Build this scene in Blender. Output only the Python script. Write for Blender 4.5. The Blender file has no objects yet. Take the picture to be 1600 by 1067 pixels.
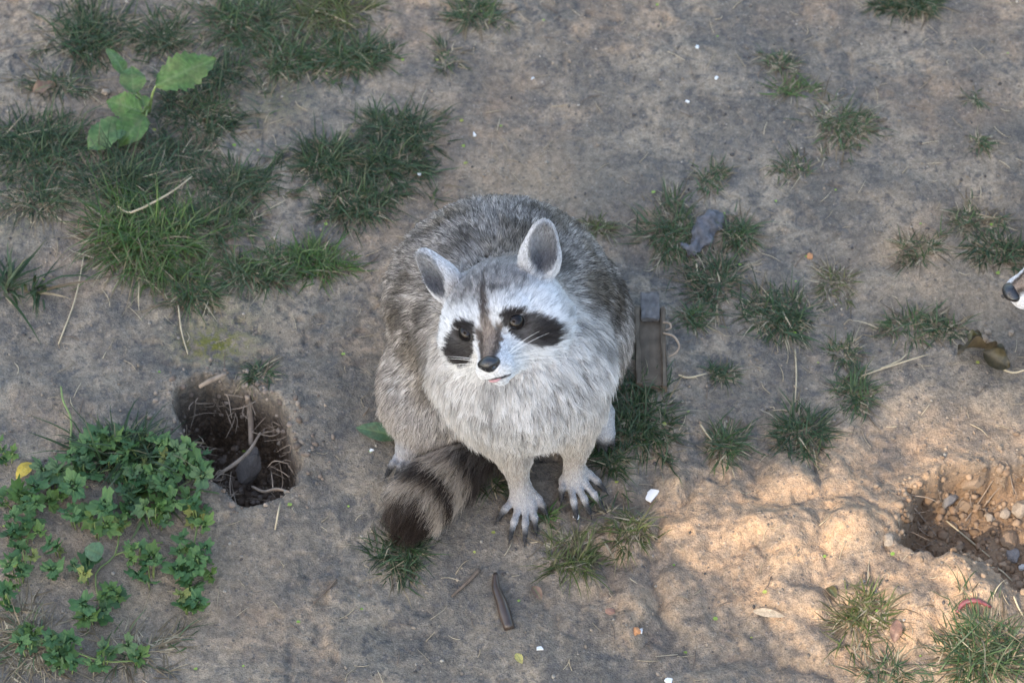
import bpy, math, random
import numpy as np
from mathutils import Vector, Matrix

R = math.radians
rng = np.random.default_rng(7)
random.seed(7)
scene = bpy.context.scene
COL = scene.collection

# ------------------------------------------------------------------ camera, sky, sun, exposure
PITCH = R(55.0)
DIST = 4.15
LENS = 110.8
CT = np.array([0.0, -math.cos(PITCH), math.sin(PITCH)])      # towards the camera
CU = np.array([0.0, math.sin(PITCH), math.cos(PITCH)])       # image up
CR = np.array([1.0, 0.0, 0.0])                               # image right
CAM = CT * DIST
cam_data = bpy.data.cameras.new('camera')
cam = bpy.data.objects.new('camera', cam_data)
COL.objects.link(cam)
cam.location = CAM.tolist()
cam.rotation_euler = (math.pi / 2 - PITCH, 0, 0)
cam_data.lens = LENS
cam_data.sensor_width = 36.0
cam_data.clip_start = 0.05
cam_data.clip_end = 2000.0
cam_data.dof.use_dof = True
cam_data.dof.focus_distance = 3.90
cam_data.dof.aperture_fstop = 5.6
scene.camera = cam

SUN_EL, SUN_AZ = R(40.0), R(218.0)          # azimuth clockwise from +Y: behind the viewer, to the left
SUN_DIR = np.array([math.cos(SUN_EL) * math.sin(SUN_AZ), math.cos(SUN_EL) * math.cos(SUN_AZ), math.sin(SUN_EL)])
world = bpy.data.worlds.new('World')
scene.world = world
world.use_nodes = True
wn, wl = world.node_tree.nodes, world.node_tree.links
wn.clear()
sky = wn.new('ShaderNodeTexSky')
sky.sky_type = 'NISHITA'
sky.sun_disc = False
sky.sun_elevation = SUN_EL
sky.sun_rotation = SUN_AZ
sky.air_density = 1.3
sky.dust_density = 2.5
sky.ozone_density = 1.0
bg = wn.new('ShaderNodeBackground')
bg.inputs['Strength'].default_value = 0.15
wo = wn.new('ShaderNodeOutputWorld')
wl.new(sky.outputs[0], bg.inputs[0])
wl.new(bg.outputs[0], wo.inputs[0])
sun_data = bpy.data.lights.new('sun', 'SUN')
sun_data.energy = 2.0
sun_data.angle = R(0.53)
sun_data.color = (1.0, 0.88, 0.73)
sun = bpy.data.objects.new('sun', sun_data)
COL.objects.link(sun)
sun.rotation_euler = Vector(SUN_DIR.tolist()).to_track_quat('Z', 'Y').to_euler()

vs = scene.view_settings
vs.view_transform = 'Standard'
vs.look = 'None'
vs.gamma = 1.0
vs.use_curve_mapping = False
vs.exposure = 1.84
try:
    vs.use_white_balance = True
    vs.white_balance_temperature = 6600
    vs.white_balance_tint = 10
except Exception:
    pass
scene.cycles.max_bounces = 12
scene.cycles.use_denoising = True

# ------------------------------------------------------------------ helpers
FPX = 1600 * LENS / 36.0
def ray(px, py):
    d = -CT + CR * ((px - 800) / FPX) + CU * ((533.5 - py) / FPX)
    return d / np.linalg.norm(d)
def W(px, py, z=0.0):
    """the point at height z that the photograph shows at (px, py)"""
    d = ray(px, py)
    return CAM + d * ((z - CAM[2]) / d[2])
PXM = 1.0 / 1187.0          # metres per photograph pixel near the ground

NT = np.random.default_rng(3).random((64, 64, 64)).astype(np.float32)
def vnoise(p):
    p = np.asarray(p, dtype=np.float64)
    i = np.floor(p).astype(np.int64)
    f = p - i
    f = f * f * (3 - 2 * f)
    i0, i1 = i & 63, (i + 1) & 63
    def T(a, b, c): return NT[a, b, c]
    x0, y0, z0 = i0[..., 0], i0[..., 1], i0[..., 2]
    x1, y1, z1 = i1[..., 0], i1[..., 1], i1[..., 2]
    fx, fy, fz = f[..., 0], f[..., 1], f[..., 2]
    a = T(x0, y0, z0) * (1 - fx) + T(x1, y0, z0) * fx
    b = T(x0, y1, z0) * (1 - fx) + T(x1, y1, z0) * fx
    c = T(x0, y0, z1) * (1 - fx) + T(x1, y0, z1) * fx
    d = T(x0, y1, z1) * (1 - fx) + T(x1, y1, z1) * fx
    return (a * (1 - fy) + b * fy) * (1 - fz) + (c * (1 - fy) + d * fy) * fz - 0.5
def fbm(p, octaves=4, gain=0.5):
    s, a = 0.0, 1.0
    p = np.asarray(p, dtype=np.float64)
    for o in range(octaves):
        s = s + a * vnoise(p + 17.3 * o)
        p = p * 2.03
        a *= gain
    return s
def smooth(a, b, x):
    t = np.clip((x - a) / (b - a), 0, 1)
    return t * t * (3 - 2 * t)
def nrm(v):
    v = np.asarray(v, dtype=np.float64)
    return v / np.maximum(np.linalg.norm(v, axis=-1, keepdims=True), 1e-9)
def poly_sd(pts, poly):
    """signed distance to a polygon in the xy plane, negative inside"""
    poly = np.asarray(poly)[:, :2]
    p = pts[..., :2]
    best = np.full(p.shape[:-1], 1e9)
    inside = np.zeros(p.shape[:-1], bool)
    n = len(poly)
    for k in range(n):
        a, b = poly[k], poly[(k + 1) % n]
        e = b - a
        w = p - a
        t = np.clip((w @ e) / (e @ e), 0, 1)
        best = np.minimum(best, ((w - t[..., None] * e) ** 2).sum(-1))
        c = (a[1] > p[..., 1]) != (b[1] > p[..., 1])
        with np.errstate(divide='ignore', invalid='ignore'):
            xx = (b[0] - a[0]) * (p[..., 1] - a[1]) / (b[1] - a[1]) + a[0]
        inside ^= c & (p[..., 0] < xx)
    return np.where(inside, -1, 1) * np.sqrt(best)

def mesh_np(name, v, quads=None, tris=None, smooth_shade=True):
    me = bpy.data.meshes.new(name)
    v = np.asarray(v, dtype=np.float32)
    loops, starts, tot = [], [], 0
    if quads is not None and len(quads):
        q = np.asarray(quads, dtype=np.int32)
        loops.append(q.ravel()); starts.append(np.arange(len(q)) * 4); tot = len(q) * 4
    if tris is not None and len(tris):
        t = np.asarray(tris, dtype=np.int32)
        loops.append(t.ravel()); starts.append(tot + np.arange(len(t)) * 3)
    loops = np.concatenate(loops).astype(np.int32)
    starts = np.concatenate(starts).astype(np.int32)
    me.vertices.add(len(v)); me.vertices.foreach_set('co', v.ravel())
    me.loops.add(len(loops)); me.loops.foreach_set('vertex_index', loops)
    me.polygons.add(len(starts)); me.polygons.foreach_set('loop_start', starts)
    me.update(calc_edges=True)
    me.polygons.foreach_set('use_smooth', np.full(len(starts), smooth_shade))
    return me
def set_color(me, name, rgb):
    a = me.attributes.new(name, 'FLOAT_COLOR', 'POINT')
    c = np.ones((len(rgb), 4), dtype=np.float32)
    c[:, :3] = rgb
    a.data.foreach_set('color', c.ravel())
def set_float(me, name, val):
    a = me.attributes.new(name, 'FLOAT', 'POINT')
    a.data.foreach_set('value', np.asarray(val, dtype=np.float32))
def link(name, data, mat=None, parent=None, label=None, cat=None, group=None, kind=None, loc=None):
    o = bpy.data.objects.new(name, data)
    COL.objects.link(o)
    if mat is not None and data is not None and not data.materials:
        data.materials.append(mat)
    if parent is not None: o.parent = parent
    if label: o['label'] = label
    if cat: o['category'] = cat
    if group: o['group'] = group
    if kind: o['kind'] = kind
    if loc is not None: o.location = [float(q) for q in loc]
    return o

def newmat(name):
    m = bpy.data.materials.new(name)
    m.use_nodes = True
    n, l = m.node_tree.nodes, m.node_tree.links
    return m, n, l, n['Principled BSDF']
def simple_mat(name, col, rough=0.6, var=0.25, scale=120.0, bump=0.3, attr=None, spec=0.4, transl=0.0, coat=0.0):
    """base colour (fixed or from a colour attribute) broken up by noise, with fine relief"""
    m, n, l, b = newmat(name)
    tc = n.new('ShaderNodeTexCoord')
    nz = n.new('ShaderNodeTexNoise'); nz.inputs['Scale'].default_value = scale; nz.inputs['Detail'].default_value = 5
    l.new(tc.outputs['Object'], nz.inputs['Vector'])
    mr = n.new('ShaderNodeMapRange')
    mr.inputs['From Min'].default_value = 0.3; mr.inputs['From Max'].default_value = 0.7
    mr.inputs['To Min'].default_value = 1 - var; mr.inputs['To Max'].default_value = 1 + var
    l.new(nz.outputs['Fac'], mr.inputs['Value'])
    mx = n.new('ShaderNodeMix'); mx.data_type = 'RGBA'; mx.blend_type = 'MULTIPLY'
    mx.inputs['Factor'].default_value = 1.0
    if attr:
        at = n.new('ShaderNodeAttribute'); at.attribute_name = attr
        l.new(at.outputs['Color'], mx.inputs['A'])
    else:
        mx.inputs['A'].default_value = (*col, 1)
    l.new(mr.outputs['Result'], mx.inputs['B'])
    l.new(mx.outputs['Result'], b.inputs['Base Color'])
    b.inputs['Roughness'].default_value = rough
    b.inputs['Specular IOR Level'].default_value = spec
    b.inputs['Coat Weight'].default_value = coat
    b.inputs['Coat Roughness'].default_value = 0.15
    if bump:
        bp = n.new('ShaderNodeBump'); bp.inputs['Strength'].default_value = bump; bp.inputs['Distance'].default_value = 0.002
        l.new(nz.outputs['Fac'], bp.inputs['Height'])
        l.new(bp.outputs['Normal'], b.inputs['Normal'])
    if transl:
        tr = n.new('ShaderNodeBsdfTranslucent')
        l.new(mx.outputs['Result'], tr.inputs['Color'])
        ms = n.new('ShaderNodeMixShader'); ms.inputs['Fac'].default_value = transl
        l.new(b.outputs[0], ms.inputs[1]); l.new(tr.outputs[0], ms.inputs[2])
        l.new(ms.outputs[0], n['Material Output'].inputs['Surface'])
    return m

# ------------------------------------------------------------------ ground
def P2(lst, z=0.0): return np.array([W(x, y, z) for x, y in lst])
HOLE = P2([(283, 612), (318, 586), (352, 598), (398, 600), (436, 628), (462, 680), (466, 715), (452, 748), (424, 776), (372, 784), (334, 758), (306, 722), (284, 668)])
PIT = P2([(1410, 850), (1408, 800), (1424, 768), (1470, 742), (1540, 728), (1620, 716), (1760, 730), (1790, 830), (1740, 930), (1640, 950), (1590, 925), (1545, 885), (1480, 872), (1440, 866)])
def gpx(px, py, sx, sy, p):
    """a soft round bump centred where the photograph shows (px, py); sx, sy in photograph pixels"""
    c = W(px, py)
    dx = (p[..., 0] - c[0]) / (sx * PXM)
    dy = (p[..., 1] - c[1]) / (sy * PXM / 0.82)
    return np.exp(-(dx * dx + dy * dy))
def p3(p, s, off=0.0):
    return np.stack([p[..., 0] * s, p[..., 1] * s, np.full(p.shape[:-1], off)], -1)
def hole_masks(p):
    wob = 0.013 * fbm(p3(p, 30, 5.0), 3) * 2 + 0.006 * fbm(p3(p, 110, 5.5), 3)
    hd = poly_sd(p, HOLE) + wob * 0.8
    pdist = poly_sd(p, PIT) + wob
    return hd, pdist
def ground_h(p):
    p = np.asarray(p, dtype=np.float64)
    near = np.exp(-((p[..., 0] - 0.0) ** 2 / 0.24 ** 2 + (p[..., 1] + 0.16) ** 2 / 0.24 ** 2) ** 2)
    far = smooth(1.0, 6.0, np.hypot(p[..., 0], p[..., 1]))
    h = 0.030 * fbm(p3(p, 2.6, 1.0), 2) * (1 - near) * (1 + 2 * far)
    h = h + 0.013 * fbm(p3(p, 9, 2.0), 3) * (1 - 0.8 * near)
    h = h + 0.0026 * fbm(p3(p, 40, 3.0), 3) + 0.0013 * fbm(p3(p, 150, 4.0), 2)
    # trodden hollows and clods on the lower right slope
    slope = smooth(0.1, 0.45, gpx(1250, 880, 300, 180, p))
    rid = np.abs(fbm(p3(p, 14, 9.0), 4))
    h = h - 0.042 * (0.25 - rid) * slope
    rough = smooth(-0.05, 0.25, fbm(p3(p, 5, 21.0), 2))
    h = h - 0.006 * (0.3 - np.abs(fbm(p3(p, 22, 12.0), 3))) * (0.06 + 0.8 * rough) - 0.0030 * smooth(0.22, 0.36, fbm(p3(p, 55, 13.0), 2)) * (0.15 + rough)
    # mounds, ridges and scrapes
    h = h + 0.034 * gpx(1475, 950, 120, 75, p) + 0.016 * gpx(1330, 830, 110, 70, p) + 0.013 * gpx(1160, 840, 110, 60, p)
    h = h - 0.016 * gpx(1395, 400, 50, 26, p) - 0.010 * gpx(1210, 975, 70, 18, p) - 0.008 * gpx(608, 980, 22, 18, p)
    h = h + 0.014 * gpx(220, 330, 140, 90, p) + 0.012 * gpx(140, 860, 180, 130, p) - 0.012 * gpx(1000, 395, 26, 22, p)
    hd, pdist = hole_masks(p)
    lip = np.exp(-((hd - 0.012) / 0.02) ** 2) * 0.006 + np.exp(-((pdist - 0.015) / 0.02) ** 2) * 0.005
    h = h + lip
    floor = -0.135 + 0.05 * fbm(p3(p, 22, 6.0), 3) + 0.05 * smooth(0.0, 0.12, p[..., 0] - W(390, 680)[0])
    k = smooth(0.005, -0.019, hd)
    h = h * (1 - k) + floor * k
    pf = -0.072 + 0.022 * fbm(p3(p, 26, 7.0), 3) + 0.012 * np.abs(fbm(p3(p, 70, 7.5), 2))
    k = smooth(0.005, -0.016, pdist)
    h = h * (1 - k) + pf * k
    return h
def H(x, y): return float(ground_h(np.array([[x, y, 0.0]]))[0])
def G(px, py, dz=0.0):
    """the ground point that the photograph shows at (px, py)"""
    z = 0.0
    for _ in range(4):
        q = W(px, py, z)
        z = 0.4 * z + 0.6 * H(q[0], q[1])
    q = W(px, py, z)
    return np.array([q[0], q[1], H(q[0], q[1]) + dz])

def axis(lo, hi, step, reach):
    core = np.arange(lo, hi + step / 2, step)
    out, s, x = [], step, hi
    while x < reach:
        s *= 1.16; x += s; out.append(x)
    inn, s, x = [], step, lo
    while x > -reach:
        s *= 1.16; x -= s; inn.append(x)
    return np.concatenate([inn[::-1], core, out])
gx = axis(-0.80, 0.82, 0.0026, 300.0)
gy = axis(-0.66, 0.68, 0.0030, 300.0)
GX, GY = np.meshgrid(gx, gy, indexing='xy')
gp = np.stack([GX, GY, np.zeros_like(GX)], -1).reshape(-1, 3)
gz = ground_h(gp)
gp[:, 2] = gz
nx, ny = len(gx), len(gy)
ii = (np.arange(ny - 1)[:, None] * nx + np.arange(nx - 1)[None, :]).ravel()
me = mesh_np('ground', gp, quads=np.stack([ii, ii + 1, ii + nx + 1, ii + nx], -1))
hd, pdist = hole_masks(gp)
humus = smooth(0.004, -0.012, hd)
dug = smooth(0.006, -0.012, pdist)
clay = 0.95 * gpx(1330, 860, 210, 130, gp) + 0.85 * gpx(1130, 860, 190, 95, gp) + 0.7 * gpx(1500, 700, 160, 60, gp) + 0.8 * gpx(1420, 960, 190, 120, gp)
clay = clay + 0.55 * gpx(640, 30, 60, 60, gp) + 0.4 * gpx(770, 180, 120, 70, gp) + 0.5 * gpx(1010, 345, 60, 40, gp) + 0.3 * gpx(950, 900, 90, 60, gp)
clay = clay + 0.35 * smooth(0.05, 0.3, fbm(p3(gp, 7, 11.0), 3))
moss = 1.0 * gpx(335, 535, 55, 26, gp) + 0.35 * gpx(430, 150, 60, 50, gp) + 0.3 * gpx(30, 350, 50, 40, gp) + 0.25 * gpx(345, 480, 90, 40, gp)
tan = 0.8 * gpx(830, 270, 110, 50, gp) + 0.6 * gpx(1500, 450, 140, 60, gp) + 0.5 * gpx(240, 920, 200, 110, gp) + 0.6 * gpx(1400, 400, 80, 40, gp)
set_float(me, 'humus', humus); set_float(me, 'dug', dug); set_float(me, 'clay', np.clip(clay, 0, 1.1)); set_float(me, 'moss', moss); set_float(me, 'tan', tan)

def ground_material():
    m, n, l, b = newmat('trodden_soil')
    tc = n.new('ShaderNodeTexCoord')
    def noise(scale, detail=6, rough=0.55, dist=0.0):
        x = n.new('ShaderNodeTexNoise')
        x.inputs['Scale'].default_value = scale; x.inputs['Detail'].default_value = detail
        x.inputs['Roughness'].default_value = rough; x.inputs['Distortion'].default_value = dist
        l.new(tc.outputs['Object'], x.inputs['Vector'])
        return x
    def ramp(src, a, b2, to0=0.0, to1=1.0):
        r = n.new('ShaderNodeMapRange'); r.interpolation_type = 'SMOOTHSTEP'
        r.inputs['From Min'].default_value = a; r.inputs['From Max'].default_value = b2
        r.inputs['To Min'].default_value = to0; r.inputs['To Max'].default_value = to1
        l.new(src, r.inputs['Value'])
        return r.outputs['Result']
    def mix(fac, a, b2, mode='MIX'):
        x = n.new('ShaderNodeMix'); x.data_type = 'RGBA'; x.blend_type = mode
        if isinstance(fac, float): x.inputs['Factor'].default_value = fac
        else: l.new(fac, x.inputs['Factor'])
        for s, v in (('A', a), ('B', b2)):
            if isinstance(v, tuple): x.inputs[s].default_value = (*v, 1)
            else: l.new(v, x.inputs[s])
        return x.outputs['Result']
    def math2(op, a, b2):
        x = n.new('ShaderNodeMath'); x.operation = op
        for s, v in ((0, a), (1, b2)):
            if isinstance(v, (int, float)): x.inputs[s].default_value = v
            else: l.new(v, x.inputs[s])
        return x.outputs[0]
    def attr(nm):
        x = n.new('ShaderNodeAttribute'); x.attribute_name = nm
        return x.outputs['Fac']
    big, mid, fine, grit = noise(6.5, 4), noise(24, 7, 0.62, 0.4), noise(120, 6, 0.65), noise(480, 3, 0.6)
    c = mix(ramp(big.outputs['Fac'], 0.36, 0.64), (0.140, 0.121, 0.098), (0.290, 0.233, 0.169))
    c = mix(ramp(mid.outputs['Fac'], 0.42, 0.66), c, (0.124, 0.110, 0.094))
    spot = noise(75, 4, 0.6, 0.6)
    c = mix(ramp(spot.outputs['Fac'], 0.52, 0.66, 0.0, 0.75), c, (0.092, 0.086, 0.082))
    spot2 = noise(58, 5, 0.7, 0.3)
    c = mix(ramp(spot2.outputs['Fac'], 0.56, 0.70, 0.0, 0.7), c, (0.30, 0.235, 0.172))
    c = mix(attr('tan'), c, (0.28, 0.215, 0.148))
    clayf = math2('MULTIPLY', attr('clay'), ramp(mid.outputs['Fac'], 0.30, 0.62, 1.0, 0.25))
    c = mix(clayf, c, (0.42, 0.27, 0.160))
    c = mix(math2('MULTIPLY', attr('moss'), ramp(fine.outputs['Fac'], 0.40, 0.55)), c, (0.12, 0.115, 0.025))
    c = mix(attr('dug'), c, mix(ramp(fine.outputs['Fac'], 0.4, 0.65), (0.27, 0.175, 0.105), (0.18, 0.115, 0.07)))
    c = mix(attr('humus'), c, mix(ramp(fine.outputs['Fac'], 0.4, 0.65), (0.085, 0.058, 0.038), (0.14, 0.098, 0.066)))
    # crumbs and grit: pale and dark grains pressed into the surface
    vo = n.new('ShaderNodeTexVoronoi'); vo.inputs['Scale'].default_value = 190
    l.new(tc.outputs['Object'], vo.inputs['Vector'])
    sep = n.new('ShaderNodeSeparateColor'); l.new(vo.outputs['Color'], sep.inputs[0])
    grain = math2('MULTIPLY', ramp(sep.outputs[0], 0.74, 0.82), ramp(vo.outputs['Distance'], 0.42, 0.25))
    c = mix(math2('MULTIPLY', grain, 0.30), c, (0.34, 0.29, 0.235))
    dark = math2('MULTIPLY', ramp(sep.outputs[1], 0.86, 0.9), ramp(vo.outputs['Distance'], 0.5, 0.3))
    c = mix(math2('MULTIPLY', dark, 0.6), c, (0.085, 0.078, 0.075))
    c = mix(1.0, c, ramp(fine.outputs['Fac'], 0.3, 0.7, 0.76, 1.22), 'MULTIPLY')
    c = mix(1.0, c, ramp(grit.outputs['Fac'], 0.3, 0.7, 0.86, 1.14), 'MULTIPLY')
    l.new(c, b.inputs['Base Color'])
    b.inputs['Roughness'].default_value = 0.92
    b.inputs['Specular IOR Level'].default_value = 0.25
    hsum = math2('ADD', math2('MULTIPLY', mid.outputs['Fac'], 1.2), math2('ADD', math2('MULTIPLY', fine.outputs['Fac'], 0.8), math2('MULTIPLY', grit.outputs['Fac'], 0.28)))
    hsum = math2('ADD', hsum, math2('MULTIPLY', grain, 0.20))
    bp = n.new('ShaderNodeBump'); bp.inputs['Strength'].default_value = 0.8; bp.inputs['Distance'].default_value = 0.005
    l.new(hsum, bp.inputs['Height']); l.new(bp.outputs['Normal'], b.inputs['Normal'])
    return m
ground = link('ground', me, ground_material(), kind='structure', label='bare trodden clay soil with two dug holes')

# ------------------------------------------------------------------ animals: signed-distance bodies, skinned as one mesh, with real fur strands
def rotm(u=None, f=None):
    """columns: side, forward, up of a local frame"""
    f = nrm(f); u = np.asarray(u, float); u = nrm(u - f * (u @ f)); r = np.cross(f, u)
    return np.stack([r, f, u], 1)
class Prim:
    def __init__(s, kind, g, k, **kw):
        s.kind, s.g, s.k = kind, g, k
        s.__dict__.update(kw)
    def d(s, p):
        if s.kind == 'ell':
            q = (p - s.c)
            if s.R is not None: q = q @ s.R
            a = q / s.r
            k0 = np.sqrt((a * a).sum(-1)); b = a / s.r
            k1 = np.sqrt((b * b).sum(-1)) + 1e-9
            return k0 * (k0 - 1) / k1
        ba = s.b - s.a
        w = p - s.a
        t = np.clip((w @ ba) / (ba @ ba), 0, 1)
        return np.sqrt(((w - t[..., None] * ba) ** 2).sum(-1)) - (s.ra + (s.rb - s.ra) * t)
    def box(s):
        if s.kind == 'ell':
            m = np.max(s.r) if s.R is not None else s.r
            return s.c - m, s.c + m
        m = max(s.ra, s.rb)
        return np.minimum(s.a, s.b) - m, np.maximum(s.a, s.b) + m
def ell(g, c, r, R=None, k=0.02, sub=False): return Prim('ell', g, k, c=np.asarray(c, float), r=np.asarray(r, float), R=R, sub=sub)
def cone(g, a, ra, b, rb, k=0.02, sub=False): return Prim('cone', g, k, a=np.asarray(a, float), ra=ra, b=np.asarray(b, float), rb=rb, sub=sub)
def smin(a, b, k):
    h = np.maximum(k - np.abs(a - b), 0) / k
    return np.minimum(a, b) - h * h * k * 0.25
def smax(a, b, k): return -smin(-a, -b, k)
def sdf_points(prims, p):
    D = np.full(p.shape[:-1], 0.05)
    for q in prims:
        D = smax(D, -q.d(p), q.k) if q.sub else smin(D, q.d(p), q.k)
    return D
def sdf_mesh(prims, vox):
    lo = np.min([q.box()[0] for q in prims if not q.sub], 0) - 0.015
    hi = np.max([q.box()[1] for q in prims if not q.sub], 0) + 0.015
    n = np.ceil((hi - lo) / vox).astype(int) + 1
    F = np.full(n, 0.05, dtype=np.float32)
    for q in prims:
        a, b = q.box(); pad = q.k + 0.03
        i0 = np.maximum(np.floor((a - pad - lo) / vox).astype(int), 0)
        i1 = np.minimum(np.ceil((b + pad - lo) / vox).astype(int) + 1, n)
        ax = [lo[j] + vox * np.arange(i0[j], i1[j]) for j in range(3)]
        P = np.stack(np.meshgrid(*ax, indexing='ij'), -1)
        d = q.d(P)
        sl = tuple(slice(i0[j], i1[j]) for j in range(3))
        F[sl] = smax(F[sl], -d, q.k) if q.sub else smin(F[sl], d, q.k)
    # surface nets
    neg = F < 0
    c = [slice(None, -1), slice(1, None)]
    cnt = np.zeros(n - 1, np.int8)
    for i in (0, 1):
        for j in (0, 1):
            for k in (0, 1): cnt += neg[c[i], c[j], c[k]]
    act = (cnt > 0) & (cnt < 8)
    idx = np.full(n - 1, -1, np.int64)
    cells = np.argwhere(act)
    idx[act] = np.arange(len(cells))
    acc = np.zeros((len(cells), 3)); num = np.zeros(len(cells))
    corners = [(i, j, k) for i in (0, 1) for j in (0, 1) for k in (0, 1)]
    for a in corners:
        for b in corners:
            if sum(abs(a[t] - b[t]) for t in range(3)) == 1 and a < b:
                fa = F[tuple((cells + a).T)].astype(float); fb = F[tuple((cells + b).T)].astype(float)
                cr = (fa < 0) != (fb < 0)
                t = np.where(cr, fa / np.where(cr, fa - fb, 1), 0)
                pt = np.array(a) + t[:, None] * (np.array(b) - np.array(a))
                acc += np.where(cr[:, None], pt, 0); num += cr
    V = lo + vox * (cells + acc / num[:, None])
    quads = []
    for ax_ in range(3):
        s0 = [slice(None)] * 3; s1 = [slice(None)] * 3
        s0[ax_] = slice(None, -1); s1[ax_] = slice(1, None)
        A, B = neg[tuple(s0)], neg[tuple(s1)]
        E = np.argwhere(A != B)
        u, v = (ax_ + 1) % 3, (ax_ + 2) % 3
        E = E[(E[:, u] > 0) & (E[:, v] > 0) & (E[:, u] < n[u] - 1) & (E[:, v] < n[v] - 1)]
        def at(du, dv):
            q = E.copy(); q[:, u] += du; q[:, v] += dv
            return idx[tuple(q.T)]
        Q = np.stack([at(-1, -1), at(0, -1), at(0, 0), at(-1, 0)], 1)
        flip = ~A[tuple(E.T)]
        Q[flip] = Q[flip][:, ::-1]
        quads.append(Q)
    Q = np.concatenate(quads)
    return V, Q

def fur_object(name, pts, col, rad, mat, parent):
    """pts (N,K,3) strands, col (N,K,3), rad (N,K)"""
    N, K = pts.shape[:2]
    cu = bpy.data.hair_curves.new(name)
    cu.add_curves([K] * N)
    cu.attributes['position'].data.foreach_set('vector', pts.astype(np.float32).ravel())
    a = cu.attributes.get('radius') or cu.attributes.new('radius', 'FLOAT', 'POINT')
    a.data.foreach_set('value', rad.astype(np.float32).ravel())
    a = cu.attributes.new('fur_color', 'FLOAT_COLOR', 'POINT')
    c4 = np.ones((N * K, 4), dtype=np.float32); c4[:, :3] = col.reshape(-1, 3)
    a.data.foreach_set('color', c4.ravel())
    return link(name, cu, mat, parent)
def fur_material(name='fur_strand'):
    m = bpy.data.materials.new(name); m.use_nodes = True
    n, l = m.node_tree.nodes, m.node_tree.links
    n.remove(n['Principled BSDF'])
    at = n.new('ShaderNodeAttribute'); at.attribute_name = 'fur_color'
    h = n.new('ShaderNodeBsdfHairPrincipled'); h.model = 'CHIANG'; h.parametrization = 'COLOR'
    l.new(at.outputs['Color'], h.inputs['Color'])
    h.inputs['Roughness'].default_value = 0.45
    h.inputs['Radial Roughness'].default_value = 0.6
    h.inputs['Coat'].default_value = 0.0
    h.inputs['Random Roughness'].default_value = 0.2
    d = n.new('ShaderNodeBsdfDiffuse'); l.new(at.outputs['Color'], d.inputs['Color'])
    ms = n.new('ShaderNodeMixShader'); ms.inputs['Fac'].default_value = 0.70
    h.inputs['IOR'].default_value = 1.14
    l.new(h.outputs[0], ms.inputs[1]); l.new(d.outputs[0], ms.inputs[2])
    l.new(ms.outputs[0], n['Material Output'].inputs['Surface'])
    return m
FUR = fur_material()
SKIN = simple_mat('animal_skin', (0.1, 0.09, 0.08), 0.8, 0.15, 300, 0.2, attr='skin_color', spec=0.1)
EYE = simple_mat('eye_dark', (0.006, 0.005, 0.005), 0.02, 0.2, 100, 0.0, spec=0.28)
PUPIL = simple_mat('iris_brown', (0.010, 0.007, 0.006), 0.02, 0.3, 400, 0.0, spec=0.28)
NOSE = simple_mat('nose_leather', (0.010, 0.010, 0.012), 0.20, 0.3, 900, 0.35, spec=0.6, coat=0.3)
LIP = simple_mat('lip_dark', (0.016, 0.013, 0.013), 0.45, 0.3, 300, 0.2)
TONGUE = simple_mat('tongue_pink', (0.46, 0.25, 0.26), 0.35, 0.2, 300, 0.2)
CLAW = simple_mat('claw_horn', (0.020, 0.017, 0.016), 0.4, 0.3, 300, 0.1)
WHISK = simple_mat('whisker_white', (0.82, 0.80, 0.76), 0.35, 0.05, 100, 0.0)

def ico(sub=3):
    import bmesh
    bm = bmesh.new(); bmesh.ops.create_icosphere(bm, subdivisions=sub, radius=1.0)
    v = np.array([q.co[:] for q in bm.verts]); t = np.array([[w.index for w in f.verts] for f in bm.faces])
    bm.free()
    return v, t
ICO1, ICO2, ICO3 = ico(1), ico(2), ico(4)

def head_prims(hp):
    """hp maps head coordinates (x side, y towards the nose, z up) to the world"""
    O, M = hp
    P = lambda q: O + M @ np.asarray(q, float)
    out = [ell('head', P((0, -0.004, 0.007)), (0.066, 0.060, 0.046), M, 0.02)]
    for s in (-1, 1):
        out.append(ell('head', P((s * 0.044, 0.010, -0.022)), (0.032, 0.036, 0.030), M, 0.025))
        out.append(ell('head', P((s * 0.022, 0.043, 0.008)), (0.017, 0.013, 0.012), M, 0.02))
    out.append(cone('head', P((0, 0.030, -0.020)), 0.031, P((0, 0.086, -0.034)), 0.0170, 0.018))
    for s in (-1, 1):
        out.append(ell('head', P((s * 0.0110, 0.084, -0.041)), (0.0120, 0.013, 0.0105), M, 0.010))
    out.append(cone('head', P((0, 0.025, -0.044)), 0.024, P((0, 0.077, -0.055)), 0.0100, 0.012))
    out.append(cone('head', P((-0.013, 0.089, -0.0510)), 0.0012, P((0.013, 0.089, -0.0510)), 0.0012, 0.004, sub=True))
    for s in (-1, 1):
        ax = nrm(np.array([s * 0.42, -0.12, 0.90]))
        fr = np.array([s * 0.42, 0.90, 0.0])
        E = rotm(u=ax, f=fr)                 # local: side, face normal, up
        base = np.array([s * 0.056, -0.012, 0.033])
        c = base + ax * 0.028
        Ew = M @ E
        out.append(ell('ear', P(base + ax * 0.016), (0.0235, 0.0120, 0.024), Ew, 0.012))
        out.append(ell('ear', P(c), (0.0205, 0.0112, 0.039), Ew, 0.014))
        out.append(ell('ear', P(c + E[:, 1] * 0.0125 + ax * 0.003), (0.0160, 0.0140, 0.0325), Ew, 0.004, sub=True))
    for s in (-1, 1):
        pass
    return out

def hand_prims(g, wrist, knuckles, tips, rw=0.014, rk=0.0050, rt=0.0030, gp=0.008):
    out = []
    wrist = np.asarray(wrist, float)
    for kn, tp in zip(knuckles, tips):
        out.append(cone(g, wrist, rw * 0.72, kn, rk, 0.005))
        mid = 0.5 * (np.asarray(kn) + tp) + np.array([0, 0, 0.004])
        out.append(cone(g, kn, rk * 0.92, mid, rk * 0.80, 0.0035))
        out.append(cone(g, mid, rk * 0.82, tp, rt, 0.0030))
    return out

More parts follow.
